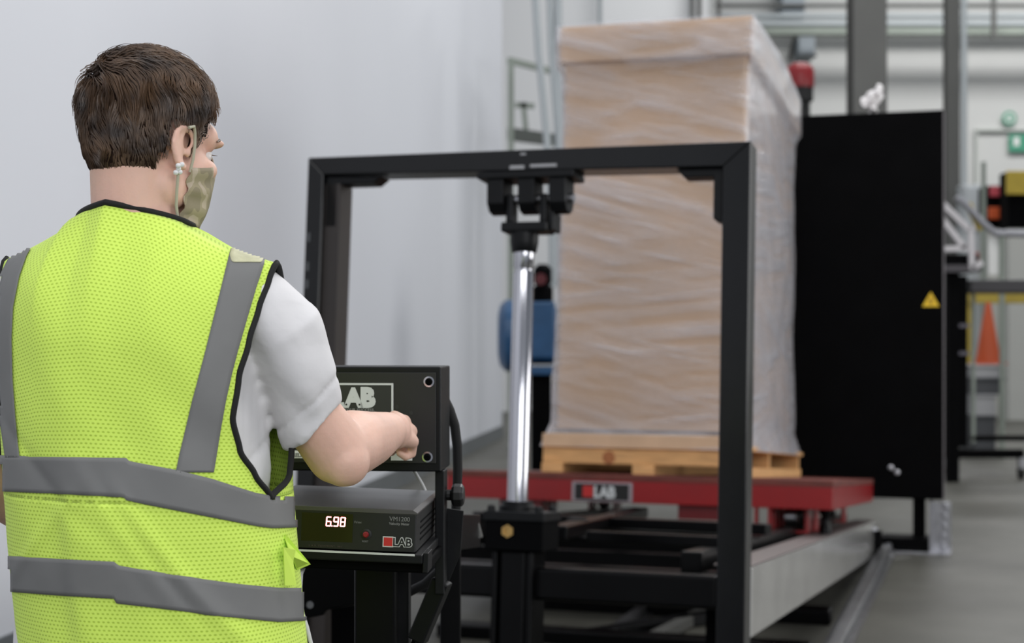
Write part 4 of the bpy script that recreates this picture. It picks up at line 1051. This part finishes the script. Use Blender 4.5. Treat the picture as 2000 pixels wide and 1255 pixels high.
# ---- T-shirt
def torso_r(z):
    pts = [(.80, .180, .14), (1.0, .176, .130), (1.12, .172, .126), (1.25, .174, .124), (1.36, .174, .116), (1.43, .155, .090), (1.475, .12, .07), (1.51, .085, .075)]
    for (z0, a0, b0), (z1, a1, b1) in zip(pts, pts[1:]):
        if z <= z1:
            t = (z-z0)/(z1-z0); return a0+(a1-a0)*t, b0+(b1-b0)*t
    return pts[-1][1:]
mb = MB(S_b)
rings = []
for i in range(36):
    z = .80+i*(1.51-.80)/35; a, b = torso_r(z)
    rings.append([(a*math.copysign(abs(sin(t))**.85, sin(t)), -b*math.copysign(abs(cos(t))**.85, cos(t)), z) for t in [2*pi*k/48 for k in range(48)]])
mb.rings(rings)
mbs = mb
inv = S_b.inverted()
def sleeve(path, rad, nend, n=32):
    P = [inv @ p for p in path]
    R_ = []
    prev = None
    for i, p in enumerate(P):
        t = (P[min(i+1, len(P)-1)]-P[max(i-1, 0)]).normalized()
        if i == len(P)-1: t = (inv.to_3x3() @ nend).normalized()
        if i == len(P)-2: t = (t+(inv.to_3x3() @ nend).normalized()*.8).normalized()
        u = Vector((0, 1, 0)) if prev is None else prev
        u = (u-t*u.dot(t)).normalized(); prev = u; w_ = t.cross(u)
        R_.append([p+u*rad[i]*cos(2*pi*k/n)*1.02+w_*rad[i]*sin(2*pi*k/n) for k in range(n)])
    mbs.rings(R_)
    return P
cuffdir = Vector((.10, .03, -.115)).normalized()
sleeve([SHR+Vector((-.045, .01, .01)), SHR+Vector((.0, 0, -.008)), W(550, 650, 2.06), W(585, 740, 2.08), W(603, 800, 2.10), W(613, 830, 2.105)], [.045, .054, .0575, .0535, .0515, .0515], cuffdir)
dL = (ELL-SHL).normalized()
sleeve([SHL+Vector((.04, 0, .01)), SHL, SHL.lerp(ELL, .4), SHL.lerp(ELL, .72), SHL.lerp(ELL, .82)], [.05, .062, .058, .056, .057], dL)
shirt = remesh(mb, 't_shirt', M_shirt, person, .0045, 3, .5)
# folds in the cloth
me = shirt.data; Mi = WM[person.name]
cuffc = W(613, 830, 2.105)
NRM = [v.normal.copy() for v in me.vertices]
for v in me.vertices:
    wv = Mi @ v.co
    q2 = wv
    f = noise.noise(Vector((q2.x*9+q2.z*5, q2.y*9, q2.z*11)))*.006+noise.noise(Vector((q2.x*26+q2.z*20, q2.y*14, q2.z*8-q2.x*18)))*.0042
    dc = (wv-cuffc).dot(cuffdir)
    f += .0022*math.exp(-((dc+.03)/.004)**2)*-1 + (.0015 if dc > -.03 and (wv-cuffc).length < .12 else 0)
    lb = IB @ wv
    if abs(lb.x) < .17 or lb.z > 1.42: f = min(f, .002)*.5
    v.co += NRM[v.index]*f
me.update()

# ---- safety vest
ZA = 1.165
VA, VB = .213, .150
def prof_w(z):      # half width / depth / centre shift below the armpit
    t = (ZA-z)/(ZA-.78)
    if t < 0: t = 0
    return .2005-.004*t, VB+.004*t, .0105+.040*t
TOPZ = 1.487
TB = [(0.0, 80), (.10, 70), (.2, 62), (.33, 58), (.5, 61), (.65, 66), (.8, 71), (.93, 77), (1.0, 81)]
TFr = [(0.0, 80), (.08, 99), (.2, 106), (.4, 118), (.6, 124), (.8, 118), (.93, 106), (1.0, 100)]
def interp(T, t):
    for (t0, a0), (t1, a1) in zip(T, T[1:]):
        if t <= t1:
            k = (t-t0)/(t1-t0); k = k*k*(3-2*k)*.5+k*.5; return a0+(a1-a0)*k
    return T[-1][1]
def fold(x, z, back=True):
    """cloth relief (metres outwards) at body x, height z"""
    d = noise.noise(Vector((x*7, z*3, 1.3)))*.006+noise.noise(Vector((x*16+z*9, z*6-x*5, 4)))*.0035
    # long soft drapes between shoulder blades
    d += .004*sin(x*38+z*7)*math.exp(-((z-1.22)/.16)**2)*math.exp(-(x/.11)**2)
    # pleat at the left of centre below the blades
    k = 1/(1+math.exp(-max(-30, min(30, (x+.035+.03*(z-1.1))*160))))
    d += .009*k*max(0, min(1, (1.24-z)/.12))*math.exp(-max(0, x+.03)/.12)
    # diagonal pulls toward the right hip
    for (xa, za, xb_, zb_, am, wd_) in ((.05, 1.17, .17, .99, .006, .010), (.0, 1.2, .13, 1.0, .004, .012), (-.17, 1.28, .02, 1.12, -.003, .01), (-.16, 1.05, -.02, 1.17, .003, .008), (.10, .96, .18, .86, .005, .01)):
        vx, vz = xb_-xa, zb_-za; L = sqrt(vx*vx+vz*vz); t = ((x-xa)*vx+(z-za)*vz)/L/L; dist = abs((x-xa)*vz-(z-za)*vx)/L
        if -.3 < t < 1.3: d += am*math.exp(-(dist/wd_)**2)*math.exp(-((t-.5)/.55)**4)
    return d
def sx_(t): return math.copysign(abs(sin(t))**.92, sin(t))
def cx_(t): return math.copysign(abs(cos(t))**.92, cos(t))
def vest_low(th, z):
    a, b, c = prof_w(z)
    x = a*sx_(th); y = -b*cx_(th)
    n = Vector((sin(th), -cos(th)))
    f = fold(x, z) if cos(th) > -.2 else noise.noise(Vector((x*9, z*4, 8)))*.004
    return Vector((x+c+n.x*f, y+n.y*f-.004, z))
def vest_up(th, t, back):
    x = (.2005+.0125*t)*sx_(th); cs = .0105-.0185*t
    ax = abs(x)
    if ax > .085: zt = 1.532-(ax-.085)/.125*.047-.004*sin((ax-.085)/.125*pi)
    else:
        kk = 1-ax/.085
        zt = 1.532+.02*sqrt(kk) if back else 1.532-.10*kk**.8
    if x > 0: zt -= .012*min(1, ax/.15)
    kk = max(0, 1-ax/.085)
    yt = (-.078 if back else .065)*kk**.5
    g = 1 if t < .52 else sqrt(max(0, 1-((t-.52)/.48)**2.3))
    z = ZA+(zt-ZA)*t
    bb = VB*(1-.12*t)
    gc = 1 if t < .52 else 1-((t-.52)/.48)**1.7
    g = g+(gc-g)*min(1, kk*1.6)*(1 if back else .5)
    y0 = -bb*cx_(th)
    hh = (sin(min(1, max(0, (t-.45)/.55))*pi/2))**2
    y = yt+(y0-yt)*g
    n = Vector((sin(th), -cos(th)))
    f = fold(x, z) if back else 0
    w_ = 1 if t < .8 else (1-t)/.2
    return Vector((x+cs+n.x*f*w_, y+n.y*f*w_-.004, z))
R_ = radians
uvs = {}
def vest_panel(P, mb):
    rows = []
    for row in P: rows.append([mb.bm.verts.new(p) for p in row])
    uvl = mb.bm.loops.layers.uv.verify()
    # cloth lengths along rows and columns
    nr, nc = len(P), len(P[0])
    mid = nc//2
    U = [[0]*nc for _ in range(nr)]; V = [[0]*nc for _ in range(nr)]
    for i in range(nr):
        for j in range(mid+1, nc): U[i][j] = U[i][j-1]+(Vector(P[i][j])-Vector(P[i][j-1])).length
        for j in range(mid-1, -1, -1): U[i][j] = U[i][j+1]-(Vector(P[i][j])-Vector(P[i][j+1])).length
    for i in range(1, nr):
        for j in range(nc): V[i][j] = V[i-1][j]+(Vector(P[i][mid])-Vector(P[i-1][mid])).length
    for i in range(nr-1):
        for j in range(nc-1):
            f = mb.bm.faces.new((rows[i][j], rows[i][j+1], rows[i+1][j+1], rows[i+1][j]))
            for l, (a, b) in zip(f.loops, ((i, j), (i, j+1), (i+1, j+1), (i+1, j))): l[uvl].uv = (U[a][b], V[a][b])
mb = MB(S_b)
NL, NC = 60, 160
low = []
for i in range(NL+1):
    z = .78+(ZA-.78)*i/NL
    low.append([vest_low(R_(-180+360*j/NC), z) for j in range(NC+1)])
vest_panel(low, mb)
NU, NB = 60, 110
back = []
for i in range(NU+1):
    t = i/NU; th = interp(TB, t)
    back.append([vest_up(R_(-th+2*th*j/NB), t, True) for j in range(NB+1)])
vest_panel(back, mb)
front = []
for i in range(NU+1):
    t = i/NU; th = interp(TFr, t)
    front.append([vest_up(R_(th+(360-2*th)*j/NB), t, False) for j in range(NB+1)])
vest_panel(front, mb)
bmesh.ops.remove_doubles(mb.bm, verts=mb.bm.verts, dist=.0006)
# remember the surface for the tapes
bvm = mb.bm.copy(); bmesh.ops.transform(bvm, matrix=S_b, verts=bvm.verts); BV = BVHTree.FromBMesh(bvm); bvm.free()
vest = obj('safety_vest', mb, M_vest, person, smooth=180, label='lime mesh safety vest', recalc=True)
sd_ = vest.modifiers.new('thick', 'SOLIDIFY'); sd_.thickness = .0012; sd_.offset = -1

EYE = Vector((0, 0, CZ))
def vhit(px, py, off=.0022):
    d = (W(px, py, 1)-EYE).normalized()
    loc, n, i, dist = BV.ray_cast(EYE, d)
    if loc is None: return None
    if n.dot(d) > 0: n = -n
    return loc+n*off
def lerp2(pts, s):      # piecewise linear along x (or index) for pixel lists
    for (a0, b0), (a1, b1) in zip(pts, pts[1:]):
        if s <= a1: return b0+(b1-b0)*(s-a0)/(a1-a0)
    return pts[-1][1]
def tape_h(top, bot, xs, nm='reflective_band'):
    rows = []
    nv = 8
    for j in range(nv+1):
        rows.append([vhit(x, lerp2(top, x)*(1-j/nv)+lerp2(bot, x)*j/nv) for x in xs])
    return rows
def tape_obj(rows, nm, lab=None):
    mb = MB(); bm = mb.bm
    R2 = [[None if p is None else bm.verts.new(p) for p in r] for r in rows]
    for a, b in zip(R2, R2[1:]):
        for i in range(len(a)-1):
            q4 = (a[i], a[i+1], b[i+1], b[i])
            if any(v is None for v in q4): continue
            if max((q4[0].co-q4[2].co).length, (q4[1].co-q4[3].co).length) > .05: continue
            bm.faces.new(q4)
    bmesh.ops.delete(bm, geom=[v for v in bm.verts if not v.link_faces], context='VERTS')
    o = obj(nm, mb, M_tape, vest, smooth=180, label=lab)
    m_ = o.modifiers.new('thick', 'SOLIDIFY'); m_.thickness = .0008; m_.offset = 0
    return o
def frange(a, b, n): return [a+(b-a)*i/n for i in range(n+1)]
t1 = [(-60, 880), (20, 890), (130, 892), (248, 894), (253, 900), (345, 917), (415, 935), (495, 961), (530, 968), (600, 970)]
b1 = [(-60, 950), (10, 959), (140, 965), (242, 971), (247, 977), (380, 1003), (500, 1027), (530, 1031), (600, 1029)]
tape_obj(tape_h(t1, b1, frange(-30, 592, 130)), 'reflective_band', 'upper grey reflective band')
t2 = [(-60, 1078), (24, 1085), (130, 1091), (226, 1096), (231, 1103), (380, 1128), (470, 1140), (545, 1147), (620, 1148)]
b2 = [(-60, 1145), (28, 1155), (120, 1162), (224, 1168), (229, 1177), (330, 1189), (440, 1204), (545, 1214), (620, 1210)]
tape_obj(tape_h(t2, b2, frange(-30, 605, 130)), 'reflective_band', 'lower grey reflective band')
def tape_v(lft, rgt, ys):     # columns by y
    rows = []
    for y in ys:
        xl, xr_ = lerp2(lft, y), lerp2(rgt, y)
        rows.append([vhit(xl+(xr_-xl)*i/8, y) for i in range(9)])
    return rows
lf = [(480, 452), (500, 447), (560, 432), (620, 417), (680, 402), (730, 389), (780, 376), (830, 364), (880, 352), (925, 343)]
rg = [(480, 516), (500, 518), (515, 516), (560, 500), (620, 482), (680, 465), (730, 452), (780, 441), (830, 432), (880, 424), (940, 414)]
tape_obj(tape_v(lf, rg, frange(484, 922, 90)), 'reflective_stripe', 'grey stripe over the right shoulder blade')
lf = [(455, 66), (475, 42), (500, 22), (540, 2), (600, -14), (680, -18), (760, -8), (830, 4), (900, 14)]
rg = [(455, 84), (475, 68), (500, 54), (540, 40), (600, 28), (660, 25), (740, 27), (820, 33), (900, 41)]
tape_obj(tape_v(lf, rg, frange(458, 893, 90)), 'reflective_stripe', 'grey stripe over the left shoulder blade')
mpatch = mat('worn_beige_tape', (196, 194, 160), .6, 0, 60, .12, .2, 40)
_mt = M_tape; M_tape = mpatch
def tape_off(rows):
    return [[None if p is None else p+(EYE-p).normalized()*.0016 for p in r_] for r_ in rows]
tape_obj(tape_off(tape_v([(480, 453), (500, 448), (512, 452), (520, 470)], [(480, 515), (500, 517), (512, 512), (520, 500)], frange(484, 514, 20))), 'worn_patch', 'worn beige end of the shoulder stripe')
M_tape = _mt
# black binding along neck and armholes
def edge_tube(pts, nm='binding', r=.0042):
    return obj(nm, MB(S_b).tube(pts, r, 10), M_binding, vest, smooth=True, label='black edge binding')
for s in (1, -1):
    e = []
    for i in range(61):
        t = i/60; e.append(vest_up(R_(s*interp(TB, t)), t, True))
    f = []
    for i in range(60, -1, -1):
        t = i/60; th = interp(TFr, t); f.append(vest_up(R_(th if s > 0 else 360-th), t, False))
    edge_tube(e+f[1:-1]+[e[0]])
nk = [back[NU][j] for j in range(NB+1) if abs(back[NU][j].x+.008) < .0865]
nf_ = [front[NU][j] for j in range(NB+1) if abs(front[NU][j].x+.008) < .0865]
edge_tube(nk+nf_[:]+[nk[0]] if (nk[-1]-nf_[0]).length < (nk[-1]-nf_[-1]).length else nk+nf_[::-1]+[nk[0]], r=.0045)
edge_tube([low[0][j] for j in range(NC+1)], r=.003)
# side tie tabs of lime fabric
def tab(pts, th=.0012):
    mb = MB(); w0 = [Vector(p) for p in pts]
    n = (w0[1]-w0[0]).cross(w0[2]-w0[0]).normalized()*th
    mb.rings([[p-n for p in w0], [p+n for p in w0]]); return mb
obj('side_tab', tab([W(556, 1050, 2.02), W(558, 1043, 2.02), W(606, 1101, 2.05), W(580, 1112, 2.05), W(568, 1085, 2.0)]), M_lime, vest, label='loose lime fabric tab')
obj('side_tab', tab([W(553, 1068, 1.99), W(577, 1073, 2.0), W(572, 1095, 2.0), W(578, 1142, 2.0), W(556, 1142, 1.99)]), M_lime, vest, label='folded lime fabric tab')

# ---- mask
mb = MB()
rows = []
for i in range(19):
    v = i/18
    row = []
    for j in range(33):
        u = -1+2*j/32; au = abs(u)
        ang = u*radians(86)
        hwid = .0675-.004*v
        ridge = math.exp(-(u/.22)**2)
        top = -.023-.034*au**1.2+.012*ridge; bot = -.132+.004*au
        zz = top+(bot-top)*v
        chin = max(0, v-.6)/.4
        yy = -.004+(.096-.016*chin)*max(0, cos(ang))**.72+.026*ridge*(1-v)**.5*min(1, v*4+.35)
        pl_ = .0024*sin(v*pi*6)*max(0, au-.25)
        crink = .0015*sin(v*34)*max(0, au-.7)
        row.append(hw((hwid*1.05+pl_+crink)*sin(ang), yy+pl_, zz))
    rows.append(row)
mb.grid(rows)
mask = obj('face_mask', mb, M_mask, person, smooth=180, label='mottled khaki cloth face mask')
md = mask.modifiers.new('thick', 'SOLIDIFY'); md.thickness = .002; md.offset = 1
for s in (-1, 1):
    cT = hw(s*.0705, .012, -.062); cB = hw(s*.0675, .004, -.130)
    obj('ear_loop', MB().tube([cT, hw(s*.0745, .011, -.045), hw(s*.077, .009, -.026), hw(s*.080, .004, -.010), hw(s*.085, -.003, -.004), hw(s*.085, -.012, -.008)], .0021, 8), M_strap, mask, smooth=True)
    obj('ear_loop', MB().tube([cB, hw(s*.072, -.006, -.112), hw(s*.0765, -.012, -.092), hw(s*.082, -.018, -.070)], .0021, 8), M_strap, mask, smooth=True)
    kn = MB()
    for d3 in ((0, 0, 0), (.002, .003, .006), (-.001, -.003, -.006), (.002, -.003, .003), (0, .003, -.004)):
        kn.sphere(hw(s*(.084+d3[0]), -.020+d3[1], -.066+d3[2]), .0036, 10, 6)
    obj('knot', kn, M_white, mask, smooth=True, label='white knotted loop end')

# ---- hair
HR_ = (.0715, .0905, .080); HCN = Vector((0, -.012, .011))
RZD = .108
def sxy(w):     # how wide the hair still is below the middle of the head
    return 1.0 if w >= 0 else max(.02, 1-abs(w)**2.6)**.36/ max(.05, sqrt(1-w*w))
def skull(v):   # direction -> surface point in head space (hair base)
    k = sxy(v.z)
    return Vector((HCN.x+HR_[0]*v.x*k, HCN.y+HR_[1]*v.y*k, HCN.z+(HR_[2] if v.z > 0 else RZD)*v.z))
def sk_inv(p):
    w = (p.z-HCN.z)/(HR_[2] if p.z > HCN.z else RZD); w = max(-.98, w)
    k = sxy(min(1, w)); q = Vector(((p.x-HCN.x)/HR_[0]/k, (p.y-HCN.y)/HR_[1]/k, w))
    return q
def sk_n(p):
    e = .001; f0 = sk_inv(p).length
    return Vector((sk_inv(p+Vector((e, 0, 0))).length-f0, sk_inv(p+Vector((0, e, 0))).length-f0, sk_inv(p+Vector((0, 0, e))).length-f0)).normalized()
def under(v): return .002+.0055*max(0, min(1, (v.z+.5)/.8))
def hair_ok(v):
    p = skull(v)
    y, z, x = p.y, p.z, abs(p.x)
    if y > .058: return z > .046
    if y > .040: return z > .018
    if y > .018: return z > -.004-(.040-y)*1.2
    if y > .006: return z > -.036
    if y > -.026: return z > -.004
    if y > -.036: return z > -.050
    return z > -.080
def flow(p, v):
    top = max(0, min(1, (v.z-.15)/.65))
    bk = Vector((.25*(1 if v.x > 0 else .4), .15, -1))
    tp = Vector((.80, .60, -.05))
    if v.y > .3 and v.z < .5: bk = Vector((.05*(1 if v.x > 0 else -1), -.55, -1))
    d = bk.lerp(tp, top)
    d += Vector((noise.noise(v*4.0), noise.noise(v*4.0+Vector((9, 3, 1))), noise.noise(v*4.0+Vector((2, 8, 5)))))*.95
    return d
# under layer
mb = MB()
seg, rin = 56, 40
grid_ = []
for i in range(rin+1):
    th = pi*i/rin; row = []
    for k_ in range(seg):
        v = Vector((sin(th)*cos(2*pi*k_/seg), sin(th)*sin(2*pi*k_/seg), cos(th)))
        row.append(v)
    grid_.append(row)
V_ = {}
for i in range(rin):
    for k_ in range(seg):
        q4 = [(i, k_), (i, (k_+1) % seg), (i+1, (k_+1) % seg), (i+1, k_)]
        if all(hair_ok(grid_[a][b]) for a, b in q4):
            vs = []
            for a, b in q4:
                if (a, b) not in V_:
                    v = grid_[a][b]; p = skull(v)
                    thick = under(v)
                    V_[(a, b)] = mb.bm.verts.new(hw(*(p+v*thick)))
                vs.append(V_[(a, b)])
            try: mb.bm.faces.new(vs)
            except ValueError: pass
bmesh.ops.remove_doubles(mb.bm, verts=mb.bm.verts, dist=.0003)
hair = obj('hair', mb, M_scalp, person, smooth=180, label='short wavy brown hair')
mdh = hair.modifiers.new('thick', 'SOLIDIFY'); mdh.thickness = .006; mdh.offset = -1
rnd = random.Random(11)
mb = MB()
cnt = 0
def strand(p0, v0, L, lift, r):
    pts = []; p = p0.copy(); n = 7
    for i in range(n):
        pts.append(hw(*p))
        vd = sk_inv(p).normalized(); nn = sk_n(p)
        d = flow(p, vd); d = (d-nn*d.dot(nn))
        if d.length < 1e-4: break
        d = d.normalized()
        t = i/(n-1)
        p = p+(d+nn*(lift*(1-t*1.9))).normalized()*(L/n)
    if len(pts) > 3:
        m_ = len(pts); mb.tube(pts, [r*(1-.8*(i/(m_-1))**2) for i in range(m_)], 3, cap=False)
while cnt < 9500:
    z = rnd.uniform(-1, 1); a = rnd.uniform(0, 2*pi); s_ = sqrt(1-z*z)
    v = Vector((s_*cos(a), s_*sin(a), z))
    if not hair_ok(v): continue
    topw = max(0, min(1, (v.z+.25+rnd.uniform(-.15, .15))/.95))
    p = skull(v)+v*(under(v)-.001+(.001+.006*topw)*rnd.random())
    L = (.022+.030*topw)*rnd.uniform(.75, 1.15)
    low_ = p.z < -.045
    if abs(p.x) > .05 and p.y > -.04 and p.z < .02: L *= .45
    if p.y > .03 and p.z < .066: L *= .38
    if low_: L *= rnd.uniform(.35, .85)
    strand(p, v, L, (.22+.28*topw)*rnd.uniform(.6, 1.3)*(.5 if low_ else 1), rnd.uniform(.00045, .0008))
    cnt += 1
obj('hair_strands', mb, M_hair, hair, recalc=False)
